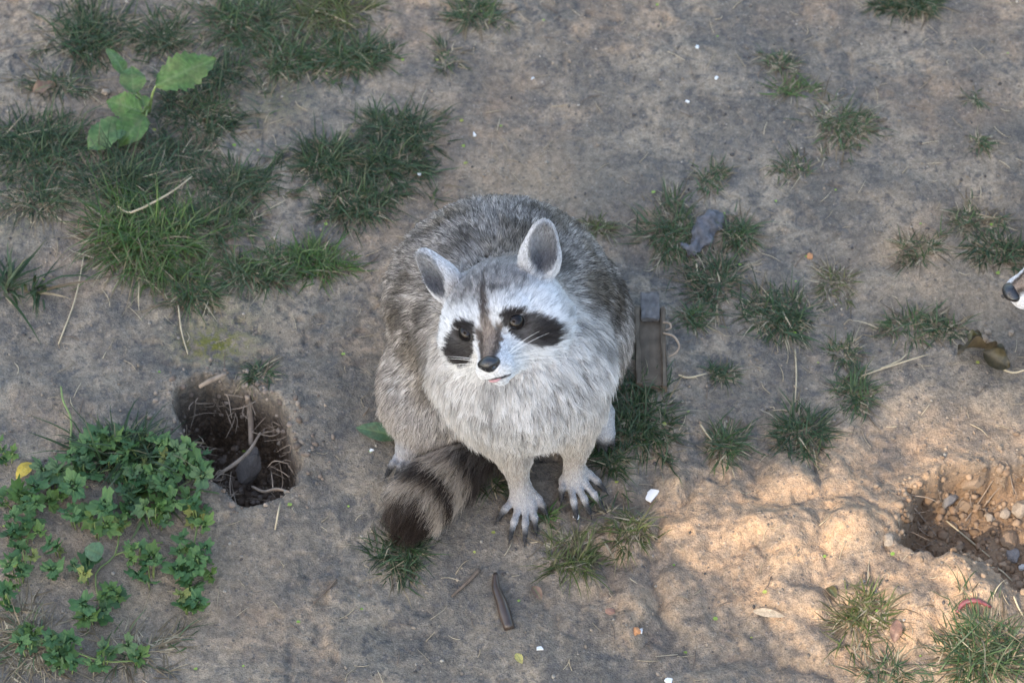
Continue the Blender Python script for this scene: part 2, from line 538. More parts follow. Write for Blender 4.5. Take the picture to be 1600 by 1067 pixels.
MASKPOLY = np.array([(-0.017, 0.004), (-0.008, 0.0095), (0.004, 0.009), (0.018, 0.000), (0.031, -0.011), (0.037, -0.019), (0.035, -0.030), (0.023, -0.037), (0.010, -0.034), (-0.003, -0.027), (-0.0115, -0.016), (-0.017, -0.006)])
GROUPS = ['head', 'ear', 'neck', 'chest', 'back', 'haunch', 'arm', 'hand', 'tail']
def make_animal(label, prims, hp, flow, tailinfo, claws, nstr, vox, armlen=None, seed=1, darkside=None, limbz=0.05, whiskers=True):
    rg = np.random.default_rng(seed)
    O, M = hp
    P = lambda q: O + M @ np.asarray(q, float)
    toL = lambda p: (p - O) @ M
    root = link('raccoon', None, label=label, cat='raccoon', group='raccoons')
    base = np.array([O[0], O[1], 0.0])
    root.location = base.tolist()
    V, Q = sdf_mesh(prims, vox)
    # eyes on the surface of the face
    eyes = []
    for s in (-1, 1):
        ys = np.linspace(0.09, 0.0, 400)
        pts = np.array([P((s * 0.0325, y, 0.000)) for y in ys])
        d = sdf_points(prims, pts)
        y = ys[np.argmax(d < 0)]
        eyes.append((s * 0.0320, y - 0.0048, 0.000))
    add = prims
    nose_c = np.array([0, 0.0985, -0.0295])
    me = mesh_np('body', V - base, quads=Q)
    N = np.zeros(len(V) * 3, dtype=np.float32); me.vertices.foreach_get('normal', N); N = N.reshape(-1, 3).astype(float)

    def fields(p, nrmv):
        D = {g: np.full(len(p), 9.0) for g in GROUPS}
        for q in prims:
            if not q.sub: D[q.g] = np.minimum(D[q.g], q.d(p))
        A = np.stack([D[g] for g in GROUPS], 1)
        w = np.exp(-(A - A.min(1, keepdims=True)) / 0.008)
        w /= w.sum(1, keepdims=True)
        wg = {g: w[:, i] for i, g in enumerate(GROUPS)}
        L = toL(p)
        fl = np.zeros_like(p)
        for g in GROUPS:
            if wg[g].max() > 1e-3: fl += wg[g][:, None] * nrm(flow[g](p, L))
        x, y, z = np.abs(L[:, 0]), L[:, 1], L[:, 2]
        n1 = fbm(p * 38, 3); n2 = fbm(p * 230 + 9, 2); n3 = fbm(p * 14 + 4, 2)
        # ---- colours: root, middle band, tip
        C = {}
        def col(a, b, c): return np.stack([np.tile(a, (len(p), 1)), np.tile(b, (len(p), 1)), np.tile(c, (len(p), 1))], 1).astype(float)
        C['back'] = col((0.085, 0.070, 0.062), (0.42, 0.385, 0.35), (0.12, 0.108, 0.105))
        dk = smooth(-0.06, 0.26, n1 + 0.5 * n3)
        C['back'] = C['back'] * (1 - 0.50 * dk)[:, None, None] * 0.98
        warm = smooth(0.0, 0.3, n3 + 0.4 * n1)[:, None, None] * np.array([0.06, 0.0, -0.10])
        C['back'] = C['back'] * (1 + warm)
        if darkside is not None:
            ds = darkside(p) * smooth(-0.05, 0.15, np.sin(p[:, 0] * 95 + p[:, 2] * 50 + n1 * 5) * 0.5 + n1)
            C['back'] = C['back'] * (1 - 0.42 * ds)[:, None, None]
        C['chest'] = col((0.14, 0.115, 0.10), (0.46, 0.435, 0.41), (0.69, 0.675, 0.66))
        C['chest'] = C['chest'] * (1 - 0.50 * smooth(0.02, 0.32, n1))[:, None, None]
        C['neck'] = col((0.20, 0.17, 0.15), (0.50, 0.475, 0.455), (0.68, 0.67, 0.655))
        C['neck'] = C['neck'] * (1 - 0.38 * smooth(0.05, 0.35, n1))[:, None, None]
        back_of_neck = smooth(0.0, -0.05, y) * smooth(-0.06, 0.0, z)
        C['neck'] = C['neck'] * (1 - back_of_neck)[:, None, None] + C['back'] * back_of_neck[:, None, None]
        C['haunch'] = col((0.16, 0.13, 0.11), (0.40, 0.345, 0.295), (0.47, 0.42, 0.375))
        low = smooth(0.04, 0.13, p[:, 2])
        C['haunch'] = C['haunch'] * (1 - 0.25 * smooth(0.05, 0.3, n1))[:, None, None]
        C['haunch'] = C['haunch'] * (1 - low)[:, None, None] + (C['back'] * 1.25) * low[:, None, None]
        C['arm'] = col((0.25, 0.21, 0.18), (0.43, 0.385, 0.335), (0.54, 0.50, 0.45))
        C['hand'] = col((0.28, 0.26, 0.25), (0.46, 0.45, 0.44), (0.54, 0.53, 0.525))
        if claws is not None and len(claws):
            tipd = np.min(np.stack([np.linalg.norm(p - c[0], axis=1) for c in claws], 1), 1)
            kd = smooth(0.021, 0.007, tipd)
            C['hand'] = C['hand'] * (1 - 0.88 * kd)[:, None, None]
        # tail rings
        if tailinfo is not None:
            path, bands = tailinfo
            seg = path[1:] - path[:-1]
            best = np.full(len(p), 9.0); tt = np.zeros(len(p)); acc = 0.0
            lens = np.linalg.norm(seg, axis=1); tot = lens.sum()
            for i in range(len(seg)):
                t = np.clip(((p - path[i]) @ seg[i]) / (lens[i] ** 2), 0, 1)
                d = np.linalg.norm(p - path[i] - t[:, None] * seg[i], axis=1)
                m = d < best
                best = np.where(m, d, best); tt = np.where(m, (acc + t * lens[i]) / tot, tt)
                acc += lens[i]
            tt = tt + 0.06 * n1
            dark = np.zeros(len(p))
            for a, b in bands: dark = np.maximum(dark, smooth(a - 0.035, a + 0.035, tt) * smooth(b + 0.035, b - 0.035, tt))
            tl = col((0.13, 0.095, 0.07), (0.33, 0.265, 0.20), (0.37, 0.31, 0.25))
            td = col((0.020, 0.015, 0.012), (0.032, 0.023, 0.018), (0.026, 0.019, 0.016))
            C['tail'] = tl * (1 - dark)[:, None, None] + td * dark[:, None, None]
        else:
            C['tail'] = C['back']
        # ---- face
        white = col((0.50, 0.48, 0.47), (0.74, 0.74, 0.74), (0.80, 0.80, 0.80))
        grey = col((0.06, 0.05, 0.048), (0.38, 0.355, 0.335), (0.20, 0.182, 0.172))
        grey = grey * (1 - 0.55 * smooth(-0.05, 0.22, n2))[:, None, None]
        black = col((0.010, 0.008, 0.008), (0.012, 0.009, 0.009), (0.014, 0.011, 0.011))
        brown = col((0.035, 0.028, 0.025), (0.068, 0.054, 0.048), (0.08, 0.064, 0.057))
        tanb = col((0.16, 0.12, 0.095), (0.31, 0.245, 0.195), (0.37, 0.30, 0.245))
        jit = 0.004 * n2 * 2
        f = grey
        mixc = lambda a, b, k: a * (1 - k)[:, None, None] + b * k[:, None, None]
        # white brow band fading into the grizzled crown
        brow = smooth(0.038, 0.018, z + jit + 0.15 * np.maximum(x - 0.045, 0)) * smooth(-0.025, 0.012, y + 0.3 * np.maximum(0, 0.045 - z))
        f = mixc(f, white, brow)
        # cheeks and muzzle white
        f = mixc(f, white, smooth(-0.006, -0.014, z + jit) * 0.95)
        # grey cheek behind the mask
        f = mixc(f, mixc(grey, white, np.full(len(p), 0.45)), smooth(0.066, 0.076, x + jit) * smooth(-0.05, -0.02, z) * smooth(0.03, 0.0, z))
        # bridge of the nose: brown stripe up the forehead
        wid = 0.0060 + 0.0040 * smooth(0.008, -0.012, z) - 0.0045 * smooth(0.02, 0.05, z)
        f = mixc(f, brown, smooth(wid + 0.002, wid - 0.0025, x + jit * 0.6) * smooth(0.062, 0.050, z + jit) * smooth(0.0, 0.02, y) * smooth(-0.036, -0.028, z))
        wid2 = 0.0165 - 0.25 * np.maximum(-0.010 - z, 0)
        brg = col((0.07, 0.054, 0.044), (0.150, 0.118, 0.096), (0.20, 0.16, 0.132)) * (1 - 0.4 * smooth(-0.05, 0.2, n2))[:, None, None]
        f = mixc(f, brg, smooth(wid2 + 0.002, wid2 - 0.003, x + jit * 0.8) * smooth(0.008, -0.001, z + jit) * smooth(-0.026, -0.017, z + jit) * smooth(0.030, 0.038, y))
        bw = np.interp(y, [0.05, 0.065, 0.085], [0.012, 0.0085, 0.0055])
        f = mixc(f, tanb, smooth(bw + 0.002, bw - 0.003, x + jit * 0.6) * smooth(0.054, 0.068, y) * smooth(-0.034, -0.024, z))
        # black mask: a patch round each eye running out and down over the cheek
        zp = z * 0.92 - (y - 0.045) * 0.39
        mk = poly_sd(np.stack([x - 0.0325, zp], 1), MASKPOLY) + jit * 0.55
        mask = smooth(0.0022, -0.0018, mk) * smooth(-0.004, 0.010, y)
        ed = np.sqrt((x - 0.031) ** 2 + (z - 0.001) ** 2)
        mask = np.maximum(mask, smooth(0.0150, 0.0125, ed + jit) * smooth(0.0, 0.02, y))
        f = mixc(f, black, mask)
        # dark line of the lips
        lipd = np.sqrt(((L[:, 2] + 0.0510) / 0.0036) ** 2 + (np.maximum(x - 0.012, 0) / 0.006) ** 2)
        f = mixc(f, black, smooth(1.2, 0.6, lipd) * smooth(0.064, 0.074, y) * 0.9)
        C['head'] = f
        # ears: pale rim and back edge, dark slate inside
        e_in = np.zeros(len(p))
        for q in prims:
            if q.g == 'ear' and q.sub:
                dd = np.abs(q.d(p)); e_in = np.maximum(e_in, smooth(0.0035, 0.0012, dd))
        ear_out = col((0.22, 0.21, 0.21), (0.56, 0.56, 0.57), (0.76, 0.77, 0.78))
        ear_in = col((0.03, 0.03, 0.035), (0.07, 0.073, 0.085), (0.15, 0.157, 0.175))
        C['ear'] = mixc(ear_out, mixc(ear_in, ear_out * 0.50, smooth(0.040, 0.082, L[:, 2]) * 0.9), e_in)
        colr = np.zeros((len(p), 3, 3))
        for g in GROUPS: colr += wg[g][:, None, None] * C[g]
        # ---- length
        near_nose = np.linalg.norm(L - np.array([0, 0.096, -0.033]), axis=1)
        lh = np.interp(near_nose, [0.0, 0.02, 0.05, 0.085, 0.13], [0.0025, 0.0035, 0.0065, 0.011, 0.016]) 
        lh = lh + 0.014 * smooth(0.055, 0.085, x) * smooth(0.03, -0.02, z)
        ln = {'head': lh, 'ear': 0.0040 + 0.005 * e_in, 'neck': 0.023, 'chest': 0.026, 'back': 0.023, 'haunch': 0.023, 'hand': 0.0022, 'tail': 0.030,
              'arm': 0.005 + 0.016 * smooth(limbz, limbz + 0.06, p[:, 2])}
        length = sum(wg[g] * ln[g] for g in GROUPS)
        lift = sum(wg[g] * v for g, v in {'head': 0.30, 'ear': 0.30, 'neck': 0.45, 'chest': 0.40, 'back': 0.42, 'haunch': 0.38, 'hand': 0.25, 'tail': 0.95, 'arm': 0.3}.items())
        return wg, nrm(fl), colr, length, lift, L, e_in

    # vertex colours of the skin under the fur
    _, _, cv, _, _, Lv, _ = fields(V, N)
    sk = cv[:, 0] * 0.6 + cv[:, 1] * 0.35
    set_color(me, 'skin_color', np.clip(sk, 0, 1))
    body = link('body', me, SKIN, root)

    # ---- strands
    T = np.concatenate([Q[:, [0, 1, 2]], Q[:, [0, 2, 3]]])
    A_, B_, C_ = V[T[:, 0]], V[T[:, 1]], V[T[:, 2]]
    area = np.linalg.norm(np.cross(B_ - A_, C_ - A_), axis=1)
    cen = (A_ + B_ + C_) / 3
    Lc = toL(cen)
    dens = np.ones(len(T))
    headness = smooth(0.125, 0.09, np.linalg.norm(Lc - np.array([0, 0.02, 0]), axis=1))
    dens *= 1 + 4.0 * headness
    dens *= np.where(cen[:, 2] < 0.03, 1.6, 1.0)
    w = area * dens; w /= w.sum()
    ti = rg.choice(len(T), nstr, p=w)
    r1, r2 = rg.random(nstr), rg.random(nstr); fl = r1 + r2 > 1
    r1 = np.where(fl, 1 - r1, r1)[:, None]; r2 = np.where(fl, 1 - r2, r2)[:, None]
    root_p = A_[ti] + r1 * (B_ - A_)[ti] + r2 * (C_ - A_)[ti]
    nn = nrm(N[T[ti, 0]] * (1 - r1 - r2) + N[T[ti, 1]] * r1 + N[T[ti, 2]] * r2)
    wg, flw, colr, length, lift, L, e_in = fields(root_p, nn)
    ok = np.ones(nstr, bool)
    for e in eyes: ok &= np.linalg.norm(L - np.array(e), axis=1) > 0.0112
    ok &= np.linalg.norm((L - nose_c) / np.array([1.15, 1.0, 1.0]), axis=1) > 0.0115
    ok &= ~((np.abs(L[:, 2] + 0.0510) < 0.0042) & (np.abs(L[:, 0]) < 0.0135) & (L[:, 1] > 0.074))
    root_p, nn, flw, colr, length, lift, L = (q[ok] for q in (root_p, nn, flw, colr, length, lift, L))
    wg = {g: v[ok] for g, v in wg.items()}
    n = len(root_p)
    tang = nrm(flw - nn * (flw * nn).sum(1, keepdims=True))
    side = np.cross(nn, tang)
    # clumps
    cs = np.clip(length * 0.20, 0.0016, 0.0070)
    lev = np.round(np.log2(cs / 0.0016)).astype(int)
    cell = 0.0016 * 2.0 ** lev
    key = np.floor((root_p + rg.normal(0, 0.16, (n, 3)) * cell[:, None]) / cell[:, None]).astype(np.int64)
    hsh = (key[:, 0] * 73856093) ^ (key[:, 1] * 19349663) ^ (key[:, 2] * 83492791) ^ (lev * 7919)
    _, inv = np.unique(hsh, return_inverse=True)
    nc = inv.max() + 1
    cntc = np.bincount(inv, minlength=nc)
    mean = lambda q: np.stack([np.bincount(inv, q[:, i], nc) / cntc for i in range(q.shape[1])], 1)[inv]
    cr1, cr2, cr3 = rg.normal(0, 1, nc)[inv], rg.normal(0, 1, nc)[inv], rg.random(nc)[inv]
    tang = nrm(tang + side * (0.20 * cr1 + rg.normal(0, 0.15, n))[:, None])
    length = length * (0.80 + 0.35 * cr3) * rg.uniform(0.65, 1.12, n)
    lift = np.clip(lift * (1 + 0.25 * cr2) + rg.normal(0, 0.06, n), 0.08, 1.2)
    K = 6
    ts = np.linspace(0, 1, K)
    pts = np.zeros((n, K, 3))
    for i, t in enumerate(ts):
        pts[:, i] = root_p + nn * (length * lift * (t - 0.42 * t * t))[:, None] + tang * (length * (0.55 * t + 0.45 * t * t))[:, None]
    long_ = smooth(0.012, 0.03, length)
    pts[:, :, 2] -= (long_ * length * 0.22)[:, None] * ts[None] ** 2
    cp = np.stack([mean(pts[:, i]) for i in range(K)], 1)
    ck = (0.32 * smooth(0.003, 0.02, length))[:, None, None] * (ts ** 1.3)[None, :, None]
    pts = pts * (1 - ck) + cp * ck
    fr = rg.normal(0, 1, (n, 1, 3)) * (ts ** 1.5)[None, :, None] * (length * (0.035 + 0.09 * wg['tail']))[:, None, None]
    pts = pts + fr + rg.normal(0, 1, (n, K, 3)) * (length * 0.010)[:, None, None] * ts[None, :, None]
    # keep strands out of the ground
    pts[:, :, 2] = np.maximum(pts[:, :, 2], 0.002)
    # dark fringe kept off the toes

    # colour along the strand
    br = np.clip(1 + 0.20 * cr2 + rg.normal(0, 0.14, n), 0.45, 1.45)[:, None]
    colp = np.zeros((n, K, 3))
    for i, t in enumerate(ts):
        if t < 0.6: kk = smooth(0.12, 0.55, np.array(t)); c = colr[:, 0] * (1 - kk) + colr[:, 1] * kk
        else: kk = smooth(0.66, 0.96, np.array(t)); c = colr[:, 1] * (1 - kk) + colr[:, 2] * kk
        colp[:, i] = c * br
    # single dark and white guard hairs in the coat
    gr = rg.random(n); coat = wg['back'] + wg['haunch'] * 0.7 + wg['neck'] * 0.3
    dark_g = (gr < 0.22 * coat); white_g = (gr > 1 - 0.12 * coat)
    colp[dark_g] *= 0.28
    colp[white_g] = np.clip(colp[white_g] * 1.5, 0, 0.85)
    colp = np.clip(colp, 0.006, 0.90)
    r0 = np.interp(length, [0.003, 0.01, 0.03], [0.00022, 0.00026, 0.00034])
    rad = r0[:, None] * (1 - 0.80 * ts[None] ** 1.6)
    wt = np.stack([wg[g] for g in GROUPS], 1).argmax(1)
    sets = {'head_fur': np.isin(wt, [0]), 'ear_fur': np.isin(wt, [1]), 'tail_fur': np.isin(wt, [8]), 'limb_fur': np.isin(wt, [6, 7])}
    sets['body_fur'] = ~np.any(np.stack(list(sets.values())), 0)
    for nm, mk in sets.items():
        if mk.sum() > 10: fur_object(nm, pts[mk] - base, colp[mk], rad[mk], FUR, root)

    # ---- eyes, nose, mouth, whiskers, claws
    iv, it = ICO3
    for s, e in zip((-1, 1), eyes):
        v = iv * 0.0108
        eo = link('eye', mesh_np('eye', (v @ M.T) + P(e) - base, tris=it), EYE, root)
        # iris disc: the front cap of a slightly larger ball
        gaze = nrm(M.T @ nrm(CAM - P(e)) + np.array([s * 0.02, 0, 0.02]))
        capm = (iv @ gaze) > 0.80
        keep = capm[it].all(1)
        ids = np.unique(it[keep]); mp = -np.ones(len(iv), int); mp[ids] = np.arange(len(ids))
        iris = iv[ids] * 0.01087
        ring = iv[ids] @ gaze
        sel = mp[it[keep]]
        hole = (ring > 2.0)[sel].all(1)
        link('iris', mesh_np('iris', (iris @ M.T) + P(e) - base, tris=sel[~hole]), PUPIL, eo)
    v = iv.copy()
    nv = v * np.array([0.0150, 0.0115, 0.0110])
    nv[:, 0] *= np.interp(v[:, 2], [-1, -0.2, 0.5, 1], [0.50, 0.92, 1.0, 0.70])
    nv[:, 1] += 0.002 * v[:, 2]
    for s in (-1, 1):
        dd = np.linalg.norm((v - nrm(np.array([s * 0.62, 0.74, -0.22]))) / np.array([0.28, 0.4, 0.20]), axis=1)
        nv -= (np.exp(-dd ** 2) * 0.0045)[:, None] * v
    groove = np.exp(-(v[:, 0] / 0.07) ** 2) * smooth(0.15, -0.35, v[:, 2]) * smooth(0.2, 0.6, v[:, 1])
    nv -= (groove * 0.0012)[:, None] * v
    link('nose', mesh_np('nose', ((nv + nose_c) @ M.T) + O - base, tris=it), NOSE, root)
    lv = ICO2[0] * np.array([0.0125, 0.0074, 0.0034]); lv[:, 2] -= 0.0010 * (ICO2[0][:, 0] ** 2); lv[:, 1] -= 0.004 * ICO2[0][:, 0] ** 2
    link('lip', mesh_np('lip', ((lv + np.array([0, 0.0870, -0.0512])) @ M.T) + O - base, tris=ICO2[1]), LIP, root)
    lv = ICO2[0] * np.array([0.0085, 0.0060, 0.0026]); lv[:, 2] += 0.0012 * (ICO2[0][:, 0] ** 2)
    link('tongue', mesh_np('tongue', ((lv + np.array([0.0025, 0.0905, -0.0530])) @ M.T) + O - base, tris=ICO2[1]), TONGUE, root)
    K2 = 9
    for s in (-1, 1) if whiskers else ():
        for j, (zz, up, ln, back) in enumerate([(-0.026, 0.50, 0.050, 0.25), (-0.029, 0.36, 0.056, 0.30), (-0.033, 0.18, 0.064, 0.35), (-0.035, 0.06, 0.070, 0.40), (-0.039, -0.12, 0.075, 0.40), (-0.041, -0.30, 0.050, 0.45)]):
            a = np.array([s * (0.0175 + 0.0005 * j), 0.077 - 0.002 * j, zz - 0.003])
            t = np.linspace(0, 1, K2)[:, None]
            d = nrm(np.array([s * 0.95, -back + 0.25, up + rg.normal(0, 0.05)]))
            cv_ = a + d * ln * t + np.array([0, -0.25, -0.20]) * ln * t ** 2
            q = (cv_ @ M.T) + O - base
            fur_object('whisker', q[None], np.full((1, K2, 3), 0.85), (0.00032 * (1 - 0.8 * t[:, 0]))[None], WHISK, root)
    cvs, cts = ICO1
    for tip, dr in claws:
        dr = nrm(dr + np.array([0, 0, -0.25]))
        Rm = rotm(u=np.array([0, 0, 1.0]), f=dr)
        v = cvs * np.array([0.0015, 0.0078, 0.0020])
        taper = np.interp(cvs[:, 1], [-1, 1], [1.25, 0.25]); v[:, 0] *= taper; v[:, 2] *= taper
        v[:, 2] -= 0.0022 * np.maximum(cvs[:, 1], 0) ** 2
        q = v @ Rm.T + tip + dr * 0.0045 + np.array([0, 0, 0.0008])
        q[:, 2] = np.maximum(q[:, 2], 0.001)
        link('claw', mesh_np('claw', q - base, tris=cts), CLAW, root)
    return root

def head_frame(px, py, z, yaw, pitch, roll):
    f = CT * math.cos(R(pitch)) * math.cos(R(yaw)) - CR * math.sin(R(yaw)) - CU * math.sin(R(pitch)) * math.cos(R(yaw))
    u = CU * math.cos(R(roll)) - CR * math.sin(R(roll))
    f = nrm(f); u = nrm(u - f * (u @ f)); r = np.cross(u, f) * 1.0
    return W(px, py, z), np.stack([np.cross(f, u), f, u], 1)

# ---- the sitting raccoon
hp = head_frame(784, 486, 0.285, 14, 23, 13)
HO, HM = hp
HPt = lambda q: HO + HM @ np.asarray(q, float)
RAC = []
RAC.append(ell('back', W(780, 470, 0.130), (0.143, 0.130, 0.130), None, 0.03))
RAC.append(ell('back', W(800, 500, 0.17), (0.105, 0.11, 0.11), None, 0.05))
RAC.append(ell('chest', W(820, 584, 0.150), (0.104, 0.075, 0.105), None, 0.05))
RAC.append(ell('chest', W(808, 628, 0.11), (0.072, 0.042, 0.052), None, 0.04))
RAC.append(ell('haunch', W(672, 606, 0.070), (0.062, 0.082, 0.068), None, 0.03))
RAC.append(ell('haunch', W(922, 510, 0.080), (0.050, 0.085, 0.078), None, 0.03))
RAC.append(cone('neck', HPt((0, -0.02, -0.02)), 0.062, W(815, 575, 0.18), 0.085, 0.04))
RAC += head_prims(hp)
def hz(l, z): return [W(x, y, z) for x, y in l]
# front legs and hands
w1, w2 = W(812, 757, 0.022), W(897, 729, 0.022)
RAC.append(cone('arm', W(775, 655, 0.115), 0.034, W(803, 716, 0.062), 0.0180, 0.022))
RAC.append(cone('arm', W(803, 716, 0.062), 0.0180, w1, 0.0125, 0.012))
RAC.append(cone('arm', W(893, 640, 0.120), 0.035, W(900, 692, 0.062), 0.0180, 0.022))
RAC.append(cone('arm', W(900, 692, 0.062), 0.0180, w2, 0.0125, 0.012))
k1 = hz([(800, 784), (810, 794), (822, 797), (833, 792), (841, 780)], 0.0105)
t1 = hz([(778, 811), (797, 840), (820, 844), (837, 830), (853, 803)], 0.0045)
k2 = hz([(880, 751), (892, 761), (904, 762), (914, 756), (921, 742)], 0.0105)
t2 = hz([(877, 780), (900, 807), (921, 801), (942, 793), (944, 765)], 0.0045)
RAC += hand_prims('hand', w1, k1, t1) + hand_prims('hand', w2, k2, t2)
# hind feet
RAC.append(cone('hand', W(652, 676, 0.048), 0.024, W(640, 700, 0.038), 0.017, 0.012))
k3 = hz([(622, 714), (633, 718), (644, 716), (654, 709)], 0.032)
t3 = hz([(605, 741), (619, 746), (636, 739), (658, 723)], 0.026)
RAC += hand_prims('hand', W(641, 698, 0.038), k3, t3, rw=0.019)
RAC.append(cone('hand', W(935, 650, 0.03), 0.022, W(944, 676, 0.018), 0.014, 0.012))
k4 = hz([(938, 684), (945, 686), (952, 685)], 0.0110); t4 = hz([(936, 700), (946, 703), (957, 699)], 0.0050)
RAC += hand_prims('hand', W(944, 674, 0.018), k4, t4, rw=0.015)
# tail, curled forward round the left side
TP = np.array([W(748, 700, 0.034), W(720, 716, 0.034), W(696, 735, 0.034), W(671, 759, 0.034), W(651, 784, 0.030), W(643, 803, 0.022)])
TR = [0.018, 0.020, 0.022, 0.022, 0.019, 0.011]
for i in range(5): RAC.append(cone('tail', TP[i], TR[i], TP[i + 1], TR[i + 1], 0.02))
claws = []
for kk, tt in ((k1, t1), (k2, t2), (k3, t3), (k4, t4)):
    for a, b in zip(kk, tt): claws.append((np.asarray(b), nrm(np.asarray(b) - a)))
neckp = W(800, 500, 0.30)
def tailflow(path):
    def f(p, L):
        mid = 0.5 * (path[1:] + path[:-1]); seg = nrm(path[1:] - path[:-1])
        d = np.stack([np.linalg.norm(p - m, axis=1) for m in mid], 1)
        w = np.exp(-d / 0.012); w /= w.sum(1, keepdims=True)
        return w @ seg
    return f
def flows(neck, dirs, tail):
    return {
        'head': lambda p, L: (nrm(L - np.array([0, 0.115, -0.030])) + np.array([0, -0.15, 0])) @ hpcur[1].T,
        'ear': lambda p, L: np.tile(hpcur[1] @ np.array([0, 0.0, 1.0]), (len(p), 1)) + 0.5 * (np.stack([np.sign(L[:, 0]), 0 * L[:, 0], 0 * L[:, 0]], 1) @ hpcur[1].T),
        'neck': lambda p, L: nrm(p - hpcur[0]) + np.array([0, 0, -0.7]),
        'chest': lambda p, L: 0.6 * nrm(p - hpcur[0]) + np.array([0, -0.15, -0.8]),
        'back': lambda p, L: nrm(p - neck) + np.array(dirs['back']),
        'haunch': lambda p, L: 0.5 * nrm(p - neck) + np.array(dirs['haunch']),
        'arm': lambda p, L: np.tile([0.05, -0.45, -0.9], (len(p), 1)),
        'hand': lambda p, L: np.tile([0.0, -1.0, -0.1], (len(p), 1)),
        'tail': tail}
hpcur = hp
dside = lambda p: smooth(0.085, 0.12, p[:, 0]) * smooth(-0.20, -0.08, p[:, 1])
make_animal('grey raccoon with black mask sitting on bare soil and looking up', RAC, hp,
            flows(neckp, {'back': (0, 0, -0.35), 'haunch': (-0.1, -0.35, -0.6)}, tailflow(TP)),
            (TP, [(-0.1, 0.30), (0.54, 0.69), (0.85, 1.2)]), claws, 380000, 0.0021, seed=11, darkside=dside)  # first tail band: dark ring plus painted shade under the belly

# ------------------------------------------------------------------ the second raccoon, walking in beyond the edge of the view
n2 = W(1585, 455, 0.20)
f2 = nrm(np.array([-0.86, -0.40, -0.10]))
M2 = rotm(u=np.array([0.05, 0.0, 1.0]), f=f2)
O2 = n2 - M2 @ np.array([0, 0.095, -0.028])
hp2 = (O2, M2)
fw = nrm(np.array([-0.90, -0.25, 0.0])); sd = np.array([-fw[1], fw[0], 0.0]); upv = np.array([0, 0, 1.0])
Bp = lambda a, b, z: np.array([O2[0], O2[1], 0]) + fw * a + sd * b + upv * z
RB = rotm(u=upv, f=fw)
R2 = head_prims(hp2)
R2 += [ell('chest', Bp(-0.16, 0, 0.165), (0.075, 0.10, 0.085), RB, 0.04), ell('back', Bp(-0.32, 0, 0.185), (0.095, 0.15, 0.095), RB, 0.05),
       ell('haunch', Bp(-0.43, 0.05, 0.15), (0.045, 0.075, 0.08), RB, 0.03), ell('haunch', Bp(-0.43, -0.05, 0.15), (0.045, 0.075, 0.08), RB, 0.03),
       cone('neck', O2 - M2 @ np.array([0, 0.02, 0.01]), 0.058, Bp(-0.15, 0, 0.175), 0.07, 0.04)]
cl2 = []
for a0, s in ((-0.13, 1), (-0.18, -1), (-0.41, 1), (-0.46, -1)):
    b0 = 0.055 * s
    R2.append(cone('arm', Bp(a0, b0, 0.12), 0.034, Bp(a0 + 0.005, b0, 0.06), 0.020, 0.02))
    wr = Bp(a0 + 0.01, b0, 0.022)
    R2.append(cone('arm', Bp(a0 + 0.005, b0, 0.06), 0.020, wr, 0.014, 0.012))
    kn = [Bp(a0 + 0.035 - abs(j) * 0.004, b0 + j * 0.010, 0.011) for j in (-2, -1, 0, 1, 2)]
    tp = [Bp(a0 + 0.068 - abs(j) * 0.007, b0 + j * 0.016, 0.005) for j in (-2, -1, 0, 1, 2)]
    R2 += hand_prims('hand', wr, kn, tp)
    cl2 += [(t, nrm(t - k)) for k, t in zip(kn, tp)]
TP2 = np.array([Bp(-0.47, 0, 0.16), Bp(-0.53, 0.01, 0.11), Bp(-0.60, 0.02, 0.07), Bp(-0.67, 0.03, 0.05), Bp(-0.73, 0.03, 0.05)])
for i in range(4): R2.append(cone('tail', TP2[i], 0.024, TP2[i + 1], 0.024 if i < 3 else 0.012, 0.02))
hpcur = hp2
fl2 = flows(Bp(-0.10, 0, 0.24), {'back': (0.25, 0.15, -0.2), 'haunch': (0.2, 0.1, -0.7)}, tailflow(TP2))
make_animal('second raccoon, only its black nose and white muzzle reaching in at the edge', R2, hp2, fl2,
            (TP2, [(-0.1, 0.15), (0.3, 0.45), (0.6, 0.75), (0.88, 1.2)]), cl2, 60000, 0.0034, seed=23, whiskers=False)

